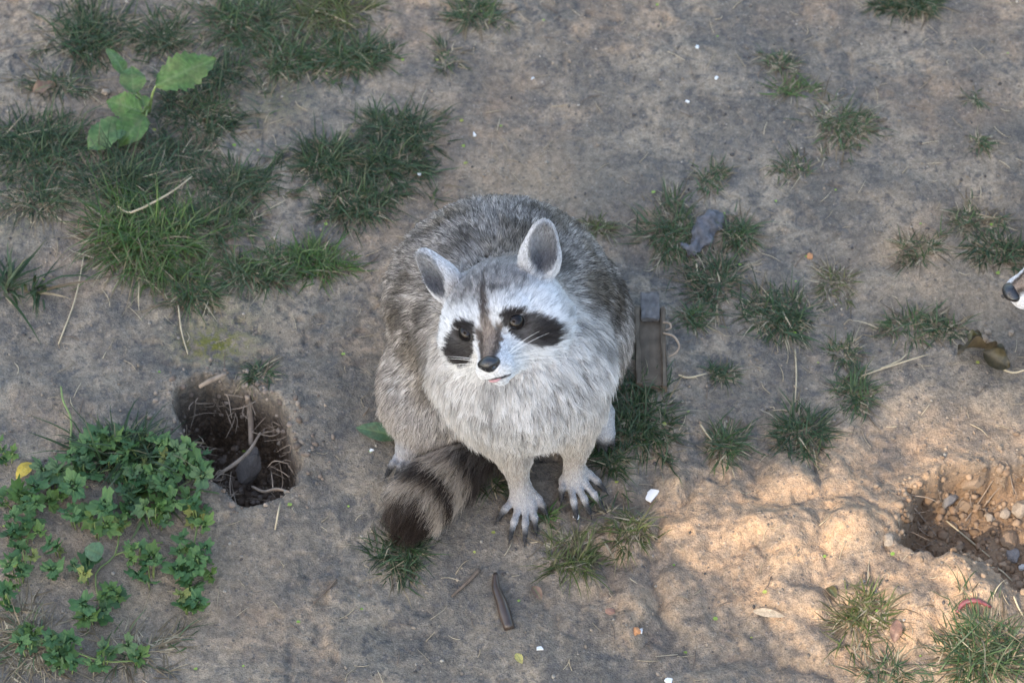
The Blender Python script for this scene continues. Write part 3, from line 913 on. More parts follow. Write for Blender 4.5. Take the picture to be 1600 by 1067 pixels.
# ------------------------------------------------------------------ added unseen tree: crown shaped to shade the ground around a sun gap
SUNPATCH = P2([(1402, 618), (1450, 625), (1520, 636), (1640, 655), (1800, 690), (1800, 1000), (1700, 1200), (1330, 1200), (1290, 1060), (1245, 1000), (1180, 925), (1120, 880), (1080, 850), (1040, 800), (1120, 770), (1240, 732), (1396, 726)])
SUNPART = P2([(930, 800), (1010, 765), (1240, 722), (1320, 1080), (1180, 990), (1060, 905), (940, 870)])
def added_shade_tree():
    rg = np.random.default_rng(5)
    n = 15000
    g = np.stack([rg.uniform(-2.4, 2.4, n), rg.uniform(-2.2, 2.2, n), np.zeros(n)], 1)
    g[: n // 2] = np.stack([rg.uniform(-1.1, 1.1, n // 2), rg.uniform(-1.0, 1.0, n // 2), np.zeros(n // 2)], 1)
    t = rg.uniform(5.4, 7.2, n)
    c = g + SUN_DIR * t[:, None]
    sz = rg.uniform(0.05, 0.085, n)
    sdp = poly_sd(g, SUNPATCH)
    sdq = poly_sd(g, SUNPART)
    keep = (sdp > sz * 0.75 + 0.012)
    keep &= ~((sdq < 0.0) & (rg.random(n) < 0.62))
    keep &= (np.hypot(g[:, 0] / 2.4, g[:, 1] / 2.2) < 1)
    c, sz = c[keep], sz[keep]
    # small leaves added in the gap to weaken the sun
    m = 700
    g2 = np.stack([rg.uniform(0.05, 1.1, m), rg.uniform(-1.0, 0.0, m), np.zeros(m)], 1)
    g2 = g2[(poly_sd(g2, SUNPATCH) < 0.03) | (poly_sd(g2, SUNPART) < 0.0)]
    c = np.concatenate([c, g2 + SUN_DIR * rg.uniform(6.5, 8.0, len(g2))[:, None]])
    sz = np.concatenate([sz, rg.uniform(0.010, 0.020, len(g2))]); n = len(c)
    nn = nrm(SUN_DIR * 0.8 + rg.normal(0, 0.45, (n, 3)))
    a = nrm(np.cross(nn, rg.normal(0, 1, (n, 3)))); b = np.cross(nn, a)
    prof = [(-1.0, 0.0), (-0.35, 0.62), (0.35, 0.55), (1.0, 0.0), (0.35, -0.55), (-0.35, -0.62)]
    V = np.concatenate([(c + a * (u * sz)[:, None] + b * (v * sz)[:, None] - nn * (abs(v) * 0.25 * sz)[:, None])[:, None] for u, v in prof], 1)
    k = np.arange(n)[:, None] * 6
    Qd = np.concatenate([k + [0, 1, 2, 3], k + [0, 3, 4, 5]])
    root_xy = (SUN_DIR * 6.3)[:2] + np.array([-0.4, -0.5])
    root = link('added_shade_tree', None, label='added unseen tree behind the viewer, shaped to shade the soil', cat='tree', loc=(*root_xy, 0))
    base = np.array([*root_xy, 0.0])
    tubes('trunk', [[base + [0, 0, -0.1], base + [0.05, 0.02, 1.2], base + [0.0, 0.1, 2.6], base + [0.2, 0.3, 4.2]]], [[0.20, 0.16, 0.13, 0.08]], BARK, root, base)
    limbs, rr = [], []
    for i in range(9):
        an = i * 0.7; s = base + [0.05, 0.1, 2.4 + 0.16 * i]
        e = base + np.array([1.7 * math.cos(an), 1.7 * math.sin(an), 3.6 + 0.25 * (i % 4)])
        if poly_sd(np.array([(e - SUN_DIR * (e[2] / SUN_DIR[2]))]), SUNPATCH)[0] < 0.3: continue
        limbs.append([s, 0.5 * (s + e) + [0, 0, 0.15], e]); rr.append([0.06, 0.04, 0.015])
    tubes('limb', limbs, rr, BARK, root, base)
    link('crown', mesh_np('crown', V.reshape(-1, 3) - base, quads=Qd, smooth_shade=False), LEAFMAT, root)  # added leaves, placed to block the sun outside the patch

def tube_mesh(paths, radii, sides=7, sub=5):
    V, Q, T, o = [], [], [], 0
    for pa, ra in zip(paths, radii):
        pa = np.asarray(pa, float); ra = np.asarray(ra, float)
        m = len(pa)
        ext = np.concatenate([[2 * pa[0] - pa[1]], pa, [2 * pa[-1] - pa[-2]]])
        P_, r_ = [], []
        for i in range(m - 1):
            p0, p1, p2_, p3_ = ext[i], ext[i + 1], ext[i + 2], ext[i + 3]
            for s in range(sub):
                t = s / sub
                P_.append(0.5 * ((2 * p1) + (-p0 + p2_) * t + (2 * p0 - 5 * p1 + 4 * p2_ - p3_) * t * t + (-p0 + 3 * p1 - 3 * p2_ + p3_) * t ** 3))
                r_.append(ra[i] * (1 - t) + ra[i + 1] * t)
        P_.append(pa[-1]); r_.append(ra[-1])
        P_ = np.array(P_); r_ = np.array(r_)
        tg = nrm(np.gradient(P_, axis=0))
        ref = np.array([0.31, 0.17, 0.93]) if abs(tg[0][2]) < 0.9 else np.array([1.0, 0, 0])
        s1 = nrm(np.cross(tg, ref)); s2 = np.cross(tg, s1)
        an = np.linspace(0, 2 * math.pi, sides, endpoint=False)
        ring = P_[:, None] + r_[:, None, None] * (np.cos(an)[None, :, None] * s1[:, None] + np.sin(an)[None, :, None] * s2[:, None])
        L = len(P_)
        V.append(ring.reshape(-1, 3))
        for i in range(L - 1):
            for j in range(sides):
                k = (j + 1) % sides
                Q.append((o + i * sides + j, o + i * sides + k, o + (i + 1) * sides + k, o + (i + 1) * sides + j))
        for st, rev in ((0, True), ((L - 1) * sides, False)):
            for j in range(1, sides - 1):
                tri = (o + st, o + st + j, o + st + j + 1)
                T.append(tri[::-1] if rev else tri)
        o += L * sides
    return np.concatenate(V), Q, T
def tubes(name, paths, radii, mat, parent=None, base=None, sides=7, sub=5, **kw):
    V, Q, T = tube_mesh(paths, radii, sides, sub)
    if base is None: base = np.array(paths[0][0], float)
    if parent is None: kw['loc'] = base
    return link(name, mesh_np(name, V - base, quads=Q, tris=T), mat, parent, **kw)

BARK = simple_mat('bark', (0.16, 0.12, 0.09), 0.9, 0.4, 25, 0.8)
LEAFMAT = simple_mat('added_tree_leaf', (0.06, 0.10, 0.03), 0.5, 0.3, 30, 0.2, transl=0.15)
added_shade_tree()

# ------------------------------------------------------------------ grass tufts
GRASS = simple_mat('grass_blade', (0.08, 0.13, 0.04), 0.5, 0.22, 90, 0.0, attr='blade_color', spec=0.35, transl=0.22)
PAL = {'dark': [(0.022, 0.046, 0.014), (0.034, 0.066, 0.020), (0.055, 0.088, 0.040)],
       'mid': [(0.034, 0.066, 0.020), (0.054, 0.092, 0.028), (0.072, 0.108, 0.052)],
       'vivid': [(0.046, 0.100, 0.018), (0.078, 0.140, 0.028), (0.095, 0.135, 0.048)],
       'yellow': [(0.065, 0.088, 0.018), (0.090, 0.11, 0.028), (0.12, 0.115, 0.045)]}
DRY = [(0.26, 0.20, 0.12), (0.18, 0.135, 0.08), (0.36, 0.30, 0.20), (0.12, 0.088, 0.052)]
GK = 0.92
def blades(rg, c, rx, ry, n, ln, pal, dry, wid=0.0013, erect=0.6, lean=(0.0, 0.0)):
    """n curved blades rooted in an uneven patch round c"""
    ang = rg.uniform(0, 2 * math.pi, n); rad = np.sqrt(rg.random(n)) * (0.75 + 0.5 * vnoise(np.stack([np.cos(ang) * 1.5 + c[0] * 40, np.sin(ang) * 1.5 + c[1] * 40, ang * 0], 1)) * 1.6)
    # sub-clumps: blades grow in bunches
    nb = max(3, n // 28)
    bc = np.stack([rg.normal(0, 0.52, nb), rg.normal(0, 0.50, nb)], 1)
    bi = rg.integers(0, nb, n)
    ox = np.where(rg.random(n) < 0.75, bc[bi, 0] + rg.normal(0, 0.13, n), np.cos(ang) * rad)
    oy = np.where(rg.random(n) < 0.75, bc[bi, 1] + rg.normal(0, 0.13, n), np.sin(ang) * rad)
    x, y = c[0] + ox * rx, c[1] + oy * ry
    z = ground_h(np.stack([x, y, x * 0], 1)) - 0.002
    outw = np.arctan2(oy + rg.normal(0, 0.35, n), ox + rg.normal(0, 0.35, n))
    bz_ = rg.uniform(0, 2 * math.pi, nb)[bi] + rg.normal(0, 0.5, n)
    pick = rg.random(n)
    az = np.where(pick < 0.40, outw, np.where(pick < 0.8, bz_, rg.uniform(0, 2 * math.pi, n)))
    hx, hy = np.cos(az) + lean[0], np.sin(az) + lean[1]
    hl = np.hypot(hx, hy) + 1e-6; hx /= hl; hy /= hl
    L = ln * 0.66 * np.clip(rg.lognormal(-0.15, 0.45, n), 0.25, 2.0)
    e0 = np.clip(rg.normal(erect, 0.38, n), 0.08, 1.5)
    droop = rg.uniform(0.4, 2.2, n)
    isdry = rg.random(n) < dry
    e0 = np.where(isdry, e0 * 0.45, e0)
    wd = wid * rg.uniform(0.6, 1.35, n)
    S = 5
    V = np.zeros((n, S, 2, 3))
    px, py, pz = x.copy(), y.copy(), z.copy()
    bend = rg.normal(0, 0.35, n)
    for s in range(S):
        t = s / (S - 1)
        w = wd * (1 - t ** 2.2) * 0.5 + 0.00008
        tw = np.stack([-hy, hx, 0.35 * np.sin(bend * 3 + t)], 1)
        ctr = np.stack([px, py, pz], 1)
        V[:, s, 0] = ctr - tw * w[:, None]; V[:, s, 1] = ctr + tw * w[:, None]
        e = e0 - droop * t
        st = L / (S - 1)
        ca, sa = np.cos(bend * t), np.sin(bend * t)
        px = px + (hx * ca - hy * sa) * np.cos(e) * st; py = py + (hy * ca + hx * sa) * np.cos(e) * st; pz = pz + np.sin(e) * st
        gh = ground_h(np.stack([px, py, px * 0], 1)) + 0.0012
        pz = np.maximum(pz, gh)
    pal_ = np.array(PAL[pal]); dr = np.array(DRY)
    cb = np.where(isdry[:, None], dr[rg.integers(0, len(dr), n)], pal_[rg.integers(0, 3, n)]) * rg.uniform(0.7, 1.3, n)[:, None] * GK
    cc = np.repeat(cb[:, None], S, 1)
    tipdry = (rg.random(n) < 0.25)[:, None] * smooth(0.55, 1.0, np.linspace(0, 1, S))[None]
    rootp = smooth(0.3, 0.0, np.linspace(0, 1, S))[None] * 0.6
    k = np.clip(tipdry + rootp, 0, 1)[..., None]
    cc = cc * (1 - k) + np.array([0.21, 0.175, 0.10]) * k
    cc = np.repeat(cc[:, :, None], 2, 2)
    b = (np.arange(n) * S * 2)[:, None]
    Q = np.concatenate([b + [2 * s, 2 * s + 1, 2 * s + 3, 2 * s + 2] for s in range(S - 1)])
    return V.reshape(-1, 3), Q, cc.reshape(-1, 3)
def tuft(px, py, rpx, n, ln, pal, dry, label, ry=None, wid=0.0016, erect=0.6, lean=(0, 0), seed=None):
    rg = np.random.default_rng(int(px * 7 + py * 13) if seed is None else seed)
    c = G(px, py)
    V, Q, cc = blades(rg, c, rpx * PXM, (ry or rpx) * PXM / 0.82, n, ln, pal, dry, wid, erect, lean)
    me = mesh_np('grass_tuft', V - c, quads=Q)
    set_color(me, 'blade_color', cc)
    return link('grass_tuft', me, GRASS, None, label, 'grass tuft', 'grass tufts on the bare soil', loc=c)

TUFTS = [
 (330, 118, 56, 380, 0.040, 'dark', 0.30, 'thin dark grass between the long weed leaf and the top tufts', 30),
 (452, 92, 50, 380, 0.042, 'mid', 0.30, 'loose grass left of the green tuft below the yellow-green one', 30),
 (100, 130, 52, 240, 0.038, 'dark', 0.40, 'sparse dark grass beside the brown dead leaf', 26),
 (60, 312, 62, 330, 0.040, 'dark', 0.40, 'fraying lower fringe of the broad dark tuft at the edge', 28),
 (285, 245, 60, 420, 0.040, 'dark', 0.35, 'dull grass between the weed leaves and the bent straw', 30),
 (330, 352, 60, 460, 0.044, 'mid', 0.30, 'green grass joining the largest bright tuft and the low strip', 34),
 (655, 228, 28, 180, 0.036, 'dark', 0.25, 'little outlying tuft at the inner side of the crescent of grass', 24),
 (140, 60, 66, 620, 0.050, 'dark', 0.12, 'dark green tuft above the broadleaf weed, near the top corner', 46),
 (258, 62, 46, 300, 0.040, 'dark', 0.25, 'thin dark grass between the two large tufts along the top edge', 34),
 (385, 35, 78, 850, 0.046, 'mid', 0.18, 'wide mid green tuft at the top edge above the weed leaf tip', 44),
 (520, 22, 52, 520, 0.048, 'yellow', 0.22, 'yellow-green tuft at the top edge with a straw stalk', 34),
 (545, 92, 58, 640, 0.044, 'mid', 0.16, 'green tuft just below the yellow-green tuft at the top', 34),
 (748, 22, 44, 360, 0.040, 'mid', 0.28, 'small tuft alone at the top edge, nearest the middle', 34),
 (700, 88, 24, 110, 0.030, 'mid', 0.45, 'sparse little sprig below the small top-edge tuft'),
 (62, 232, 92, 1000, 0.050, 'dark', 0.14, 'broad dark tuft at the edge beside the weed leaves', 62),
 (308, 188, 62, 520, 0.046, 'dark', 0.18, 'dark tuft under the long toothed weed leaf', 50),
 (190, 282, 66, 620, 0.062, 'dark', 0.08, 'dark long-bladed tuft directly below the weed leaves', 36),
 (235, 372, 84, 1300, 0.062, 'vivid', 0.10, 'largest bright green tuft with a bent straw above it', 56),
 (362, 292, 56, 520, 0.042, 'dark', 0.18, 'dark tuft to the side of the bent straw', 40),
 (300, 455, 42, 330, 0.050, 'mid', 0.35, 'straggly grass trailing down towards the mossy patch', 40),
 (395, 425, 55, 480, 0.040, 'mid', 0.22, 'low grass strip below the dark tuft, above the moss', 28),
 (492, 410, 54, 620, 0.038, 'vivid', 0.14, 'green end of the low grass strip that points at the raccoon', 28),
 (505, 250, 52, 560, 0.042, 'dark', 0.10, 'dark tuft, outer end of the crescent of grass above the raccoon', 34),
 (612, 205, 52, 480, 0.040, 'dark', 0.16, 'dark tuft at the top of the crescent of grass', 36),
 (605, 262, 46, 440, 0.044, 'dark', 0.12, 'dark tuft in the middle of the crescent of grass', 34),
 (560, 318, 56, 560, 0.042, 'dark', 0.16, 'dark tuft at the foot of the crescent of grass', 30),
 (404, 582, 24, 170, 0.030, 'dark', 0.25, 'tiny tuft on the upper rim of the dark deep hole', 16),
 (628, 862, 46, 420, 0.040, 'dark', 0.12, 'compact green tuft just below the striped tail tip', 32),
 (752, 752, 38, 150, 0.052, 'dark', 0.10, 'long drooping blades between the striped tail and the front paw', 26),
 (893, 876, 40, 300, 0.042, 'yellow', 0.22, 'yellowish tuft below the front paws, the lower of two', 30),
 (986, 822, 34, 260, 0.034, 'yellow', 0.30, 'yellowish tuft below the white chip, the upper of two', 28),
 (857, 808, 12, 60, 0.028, 'vivid', 0.1, 'few short blades at the side of the front paw fingertips'),
 (1000, 655, 48, 760, 0.044, 'dark', 0.10, 'dense dark grass at the end of the wooden channel', 56),
 (955, 715, 30, 260, 0.040, 'dark', 0.12, 'dark grass pressed against the outer front leg', 34),
 (1052, 362, 44, 620, 0.042, 'mid', 0.42, 'thick half-dry tuft beside the grey wood chunk', 46),
 (1152, 362, 28, 240, 0.036, 'mid', 0.15, 'small green tuft on the far side of the grey wood chunk', 30),
 (1122, 445, 40, 430, 0.038, 'dark', 0.28, 'tuft below the grey wood chunk', 34),
 (1080, 497, 28, 210, 0.034, 'mid', 0.22, 'small tuft touching the curled pale root', 16),
 (1218, 495, 52, 620, 0.038, 'dark', 0.28, 'wide round tuft in the middle of the open slope', 34),
 (930, 358, 38, 160, 0.030, 'yellow', 0.35, 'thin grass showing behind the raccoon back', 18),
 (1122, 585, 28, 130, 0.032, 'dark', 0.30, 'small flat tuft with a forked pale straw', 14),
 (1128, 690, 30, 330, 0.038, 'mid', 0.30, 'narrow upright tuft beside the tuft with the sunlit shadow edge', 36),
 (1250, 678, 38, 430, 0.040, 'dark', 0.16, 'round dark tuft at the corner of the sunlit ground', 34),
 (1336, 612, 36, 360, 0.034, 'mid', 0.25, 'green tuft above the shadow corner, near a thin straw', 30),
 (1318, 552, 34, 150, 0.030, 'mid', 0.45, 'sparse dry tuft between the wide round tuft and the dead leaf', 22),
 (1303, 440, 26, 220, 0.030, 'yellow', 0.55, 'small olive dry tuft beside the scraped hollow', 26),
 (1428, 392, 34, 230, 0.034, 'mid', 0.55, 'dry tuft growing in the scraped hollow', 18),
 (1420, 510, 38, 260, 0.032, 'mid', 0.30, 'low green tuft above the long pale straw', 24),
 (1482, 515, 30, 170, 0.034, 'dark', 0.40, 'thin tuft just above the curled dead leaf', 24),
 (1530, 350, 40, 300, 0.034, 'mid', 0.48, 'half-dry tuft above the black nose at the edge', 30),
 (1570, 395, 38, 380, 0.036, 'dark', 0.22, 'dark tuft at the edge right behind the black nose', 28),
 (1312, 190, 52, 430, 0.036, 'mid', 0.50, 'flattened half-dry tuft in the upper right soil', 36),
 (1222, 100, 30, 150, 0.032, 'mid', 0.50, 'upper of two thin sprigs on the grey upper soil', 22),
 (1240, 145, 30, 110, 0.036, 'vivid', 0.25, 'lower green sprig of two on the grey upper soil', 16),
 (1248, 262, 30, 140, 0.030, 'mid', 0.45, 'little sprig below the flattened half-dry tuft', 16),
 (1105, 282, 42, 170, 0.030, 'mid', 0.40, 'very sparse grass above the half-dry tuft by the wood chunk', 30),
 (1422, 8, 62, 620, 0.040, 'dark', 0.25, 'tuft cut by the top edge, towards the dark corner', 22),
 (1518, 150, 18, 60, 0.026, 'mid', 0.40, 'tiny sprig, upper of two near the edge', 14),
 (1526, 222, 16, 80, 0.024, 'mid', 0.25, 'tiny green sprig, lower of two near the edge', 14),
 (1345, 968, 40, 360, 0.040, 'yellow', 0.35, 'sunlit tuft on the orange clay', 34),
 (1535, 1030, 66, 900, 0.052, 'mid', 0.30, 'big sunlit tuft on the mound in the bottom corner', 40),
 (1378, 1060, 30, 220, 0.036, 'mid', 0.45, 'small sunlit tuft cut by the bottom edge'),
]
for T_ in TUFTS:
    tuft(T_[0], T_[1], T_[2] * (1.12 if T_[0] < 680 and T_[1] < 480 else 1.0), int(T_[3] * (1.6 if T_[0] < 680 and T_[1] < 480 else 1.3)), T_[4], T_[5], min(1.0, T_[6] + 0.17), T_[7], ry=T_[8] if len(T_) > 8 else None)
# broad-bladed tufts
tuft(10, 455, 40, 90, 0.085, 'dark', 0.05, 'broad-bladed dark tuft at the side edge, blades spreading over bare soil', ry=26, wid=0.0034, erect=0.75)
tuft(205, 712, 66, 420, 0.070, 'dark', 0.06, 'grass blades rising through the creeping weed beside the deep hole', ry=26, wid=0.0026, erect=0.7)
tuft(225, 770, 30, 26, 0.090, 'vivid', 0.05, 'few very long light green blades lying over the creeping weed', ry=20, wid=0.0046, erect=0.35)
tuft(45, 1000, 60, 420, 0.055, 'mid', 0.88, 'pale dry grass in the bottom corner under the creeping weed', ry=46, erect=0.35)
tuft(190, 1010, 70, 200, 0.050, 'mid', 0.85, 'thin dry stalks among the lowest weed leaves', ry=30, erect=0.25)

# ------------------------------------------------------------------ leaves and weeds
LEAF = simple_mat('weed_leaf', (0.09, 0.15, 0.045), 0.42, 0.25, 160, 0.35, attr='leaf_color', spec=0.4, transl=0.22)
def leaf_mesh(name, base, tip, width, col, up=(0, 0, 1), cup=0.12, arch=0.10, teeth=0.0, wav=0.0, seed=0, prof=None, rib=(0.15, 0.21, 0.08), curl=0.0, nu=32, nv=13):
    rg = np.random.default_rng(seed)
    base, tip = np.asarray(base, float), np.asarray(tip, float)
    ax = tip - base; L = np.linalg.norm(ax); ax = ax / L
    up = np.asarray(up, float); up = nrm(up - ax * (up @ ax)); sdv = np.cross(ax, up)
    u = np.linspace(0, 1, nu); v = np.linspace(-1, 1, nv)
    if prof is None: prof = ([0, 0.12, 0.35, 0.6, 0.85, 1], [0.10, 0.62, 1.0, 0.92, 0.5, 0.02])
    w = np.interp(u, *prof) * width * 0.5
    w = w * (1 + teeth * ((np.arange(nu) % 4) / 3.0 - 0.5))
    U, Vv = np.meshgrid(u, v, indexing='ij')
    ww = w[:, None] * np.abs(Vv) * np.sign(Vv)
    ph = rg.uniform(0, 6)
    hgt = cup * np.abs(ww) + arch * L * np.sin(U * math.pi) + wav * width * np.sin(U * 11 + ph + Vv * 1.5) * Vv ** 2
    lat = ww
    if curl:
        a = curl * ww / (width * 0.5)
        lat = np.sin(a) * width * 0.5 / curl; hgt = hgt + (1 - np.cos(a)) * width * 0.5 / curl
    pts = base + ax * (U * L)[..., None] + sdv * lat[..., None] + up * hgt[..., None]
    cc = np.tile(np.array(col), (nu * nv, 1)) * (1 + 0.12 * rg.normal(0, 1, (nu * nv, 1)))
    isr = (np.abs(Vv) < 0.5 / nv).ravel()
    cc[isr] = cc[isr] * 0.3 + np.array(rib) * 0.7
    vein = (np.mod(U * 7 - np.abs(Vv) * 1.5, 1.0) < 0.16).ravel()
    cc[vein] = cc[vein] * 0.6 + np.array(rib) * 0.4
    blot = smooth(0.12, 0.3, fbm(np.stack([U.ravel() * 5 + seed, Vv.ravel() * 2.5, U.ravel() * 0 + seed], 1), 3))[:, None]
    cc = cc * (1 - 0.25 * blot) + np.array([0.13, 0.10, 0.05]) * 0.25 * blot
    i = (np.arange(nu - 1)[:, None] * nv + np.arange(nv - 1)[None]).ravel()
    return pts.reshape(-1, 3), np.stack([i, i + nv, i + nv + 1, i + 1], 1), cc
def leaf_obj(name, base, tip, width, col, parent=None, org=None, mat=None, label=None, cat=None, group=None, **kw):
    V, Q, cc = leaf_mesh(name, base, tip, width, col, **kw)
    o = np.asarray(base, float) if org is None else org
    me = mesh_np(name, V - o, quads=Q); set_color(me, 'leaf_color', np.clip(cc, 0, 1))
    return link(name, me, mat or LEAF, parent, label, cat, group, loc=(o if parent is None else None))
# the broadleaf weed
org = G(234, 178)
weed = link('broadleaf_weed', None, label='weed with large toothed green leaves among the dark grass', cat='weed', loc=org)
STEM = simple_mat('weed_stem', (0.17, 0.22, 0.07), 0.5, 0.2, 100, 0.1, transl=0.0)
for i, (b, bz, t, tz, wpx, up, c, kw) in enumerate([
    ((244, 134), 0.050, (338, 92), 0.055, 62, (0.1, -0.35, 0.9), (0.085, 0.155, 0.036), dict(teeth=0.22, wav=0.09, arch=0.06)),
    ((196, 122), 0.045, (166, 76), 0.050, 26, (0.5, -0.3, 0.8), (0.070, 0.13, 0.030), dict(wav=0.06)),
    ((208, 146), 0.040, (205, 104), 0.052, 44, (0.2, -0.5, 0.8), (0.080, 0.145, 0.040), dict(wav=0.05)),
    ((222, 176), 0.030, (166, 158), 0.036, 46, (0.0, -0.3, 0.9), (0.080, 0.150, 0.032), dict(teeth=0.12, wav=0.07)),
    ((228, 182), 0.028, (186, 232), 0.018, 54, (0.2, 0.2, 0.9), (0.062, 0.125, 0.026), dict(wav=0.06, cup=0.35)),
    ((196, 192), 0.030, (136, 236), 0.020, 56, (-0.2, -0.2, 0.9), (0.068, 0.130, 0.038), dict(wav=0.08, teeth=0.10)),
    ((226, 168), 0.030, (222, 150), 0.030, 24, (0.0, -0.3, 0.9), (0.085, 0.155, 0.030), dict(wav=0.05))]):
    B, T_ = W(*b, bz), W(*t, tz)
    leaf_obj('leaf', B, T_, wpx * PXM, c, weed, org, up=up, seed=i, **kw)
    tubes('stem', [[org + [0, 0, 0.004], 0.5 * (org + B) + [0, 0, 0.010], B]], [[0.0024, 0.0020, 0.0014]], STEM, weed, org, sides=6, sub=4)
# single leaves
leaf_obj('fallen_leaf', G(625, 690, 0.010), G(556, 672, 0.006), 30 * PXM, (0.055, 0.105, 0.050), label='dark green lance-shaped leaf lying beside the hind foot', cat='leaf', seed=3, up=(0, -0.2, 1), arch=0.05, cup=0.2)
leaf_obj('fallen_leaf', G(52, 730, 0.010), G(26, 752, 0.006), 22 * PXM, (0.52, 0.38, 0.05), label='small bright yellow leaf near the creeping weed', cat='leaf', seed=4, rib=(0.5, 0.4, 0.1))
leaf_obj('fallen_leaf', G(1176, 958, 0.006), G(1226, 967, 0.006), 13 * PXM, (0.46, 0.36, 0.25), label='pale beige dry lance-shaped leaf on the lower soil', cat='leaf', seed=5, rib=(0.4, 0.33, 0.22), up=(0, -0.3, 1))
leaf_obj('fallen_leaf', G(1292, 920, 0.004), G(1306, 940, 0.010), 16 * PXM, (0.10, 0.085, 0.035), label='small dark olive leaf above the sunlit tuft', cat='leaf', seed=6, curl=0.9)
leaf_obj('fallen_leaf', G(1402, 972, 0.006), G(1396, 1006, 0.004), 20 * PXM, (0.24, 0.135, 0.095), label='reddish brown crumpled leaf beside the sunlit tuft', cat='leaf', seed=7, wav=0.12, curl=0.7, rib=(0.25, 0.15, 0.1))
leaf_obj('fallen_leaf', G(806, 1022, 0.003), G(816, 1038, 0.003), 12 * PXM, (0.45, 0.38, 0.12), label='tiny yellow leaf scrap at the bottom edge', cat='leaf', seed=8)
leaf_obj('fallen_leaf', G(832, 918, 0.004), G(846, 940, 0.004), 16 * PXM, (0.17, 0.095, 0.070), label='small reddish brown leaf scrap below the paws', cat='leaf', seed=9, curl=0.8)
leaf_obj('fallen_leaf', G(52, 150, 0.008), G(88, 138, 0.008), 26 * PXM, (0.20, 0.115, 0.075), label='brown dead leaf left of the weed at the grass edge', cat='leaf', seed=10, wav=0.1, curl=0.5)
# curled dead leaf with its stalk
org = G(1530, 572)
dl = link('dead_leaf', None, label='curled olive brown dead leaf with a pale stalk', cat='leaf', loc=org)
for i, (b, t, wpx, up, c, z0, z1) in enumerate([((1556, 560), (1494, 558), 60, (0.1, 0.7, 0.6), (0.062, 0.044, 0.024), 0.012, 0.016), ((1534, 562), (1576, 580), 40, (0.2, -0.6, 0.7), (0.060, 0.050, 0.028), 0.020, 0.008), ((1510, 545), (1530, 538), 22, (-0.3, 0.5, 0.7), (0.10, 0.088, 0.035), 0.020, 0.024), ((1534, 556), (1572, 556), 28, (0, 0.9, 0.4), (0.075, 0.068, 0.045), 0.010, 0.010)]):
    leaf_obj('blade', G(*b, z0), G(*t, z1), wpx * PXM, c, dl, org, up=up, curl=1.15, wav=0.13, seed=20 + i, rib=(0.10, 0.075, 0.035))
STRAWM = simple_mat('straw', (0.42, 0.34, 0.22), 0.7, 0.25, 60, 0.2)
TWIG = simple_mat('twig_bark', (0.13, 0.095, 0.070), 0.85, 0.35, 80, 0.5)
ROOTM = simple_mat('root_bark', (0.27, 0.205, 0.15), 0.85, 0.35, 80, 0.5)
tubes('stalk', [[G(1560, 578, 0.006), G(1582, 586, 0.006), G(1604, 583, 0.010)]], [[0.0016, 0.0013, 0.0011]], STRAWM, dl, org)

# creeping weed with lobed leaves: each leaf one object, alike leaves share a mesh
def lobed_mesh(seed):
    rg = np.random.default_rng(seed)
    nt, nr = 40, 4
    th = np.linspace(-2.55, 2.55, nt)
    r = 0.50 + 0.50 * np.abs(np.cos(th * 0.92)) ** 0.8
    lob = np.abs(np.sin(th * 1.5 + math.pi / 2))
    r = (0.38 + 0.62 * lob ** 0.7) * (0.80 + 0.20 * np.cos(th * 0.6))
    r = r * (1 + 0.10 * np.sign(np.sin(th * 9 + rg.uniform(0, 6)))) * (1 + 0.06 * rg.normal(0, 1, nt))
    V, cc = [(0, 0, 0)], [(1, 1, 1)]
    for k in range(1, nr + 1):
        f = k / nr
        for t, rr in zip(th, r):
            V.append((math.sin(t) * rr * f, math.cos(t) * rr * f, 0.22 * (f * rr) ** 2 * (1 + 0.6 * math.cos(3 * t)) - 0.10 * f + 0.04 * rg.normal()))
            cc.append((1 - 0.12 * math.cos(t * 3) ** 8,) * 3)
    Q, T = [], []
    for j in range(nt - 1): T.append((0, 1 + j + 1, 1 + j))
    for k in range(nr - 1):
        for j in range(nt - 1):
            a = 1 + k * nt + j; Q.append((a, a + 1, a + nt + 1, a + nt))
    me = mesh_np('lobed_leaf', V, quads=np.array(Q)[:, ::-1], tris=T)
    base = 1.25 * np.array([(0.050, 0.115, 0.036), (0.072, 0.140, 0.042), (0.085, 0.150, 0.034), (0.064, 0.118, 0.046), (0.16, 0.18, 0.045), (0.062, 0.130, 0.040)])[seed % 6]
    set_color(me, 'leaf_color', np.array(cc) * base)
    me.materials.append(LEAF)
    return me
LOBED = [lobed_mesh(i) for i in range(6)]
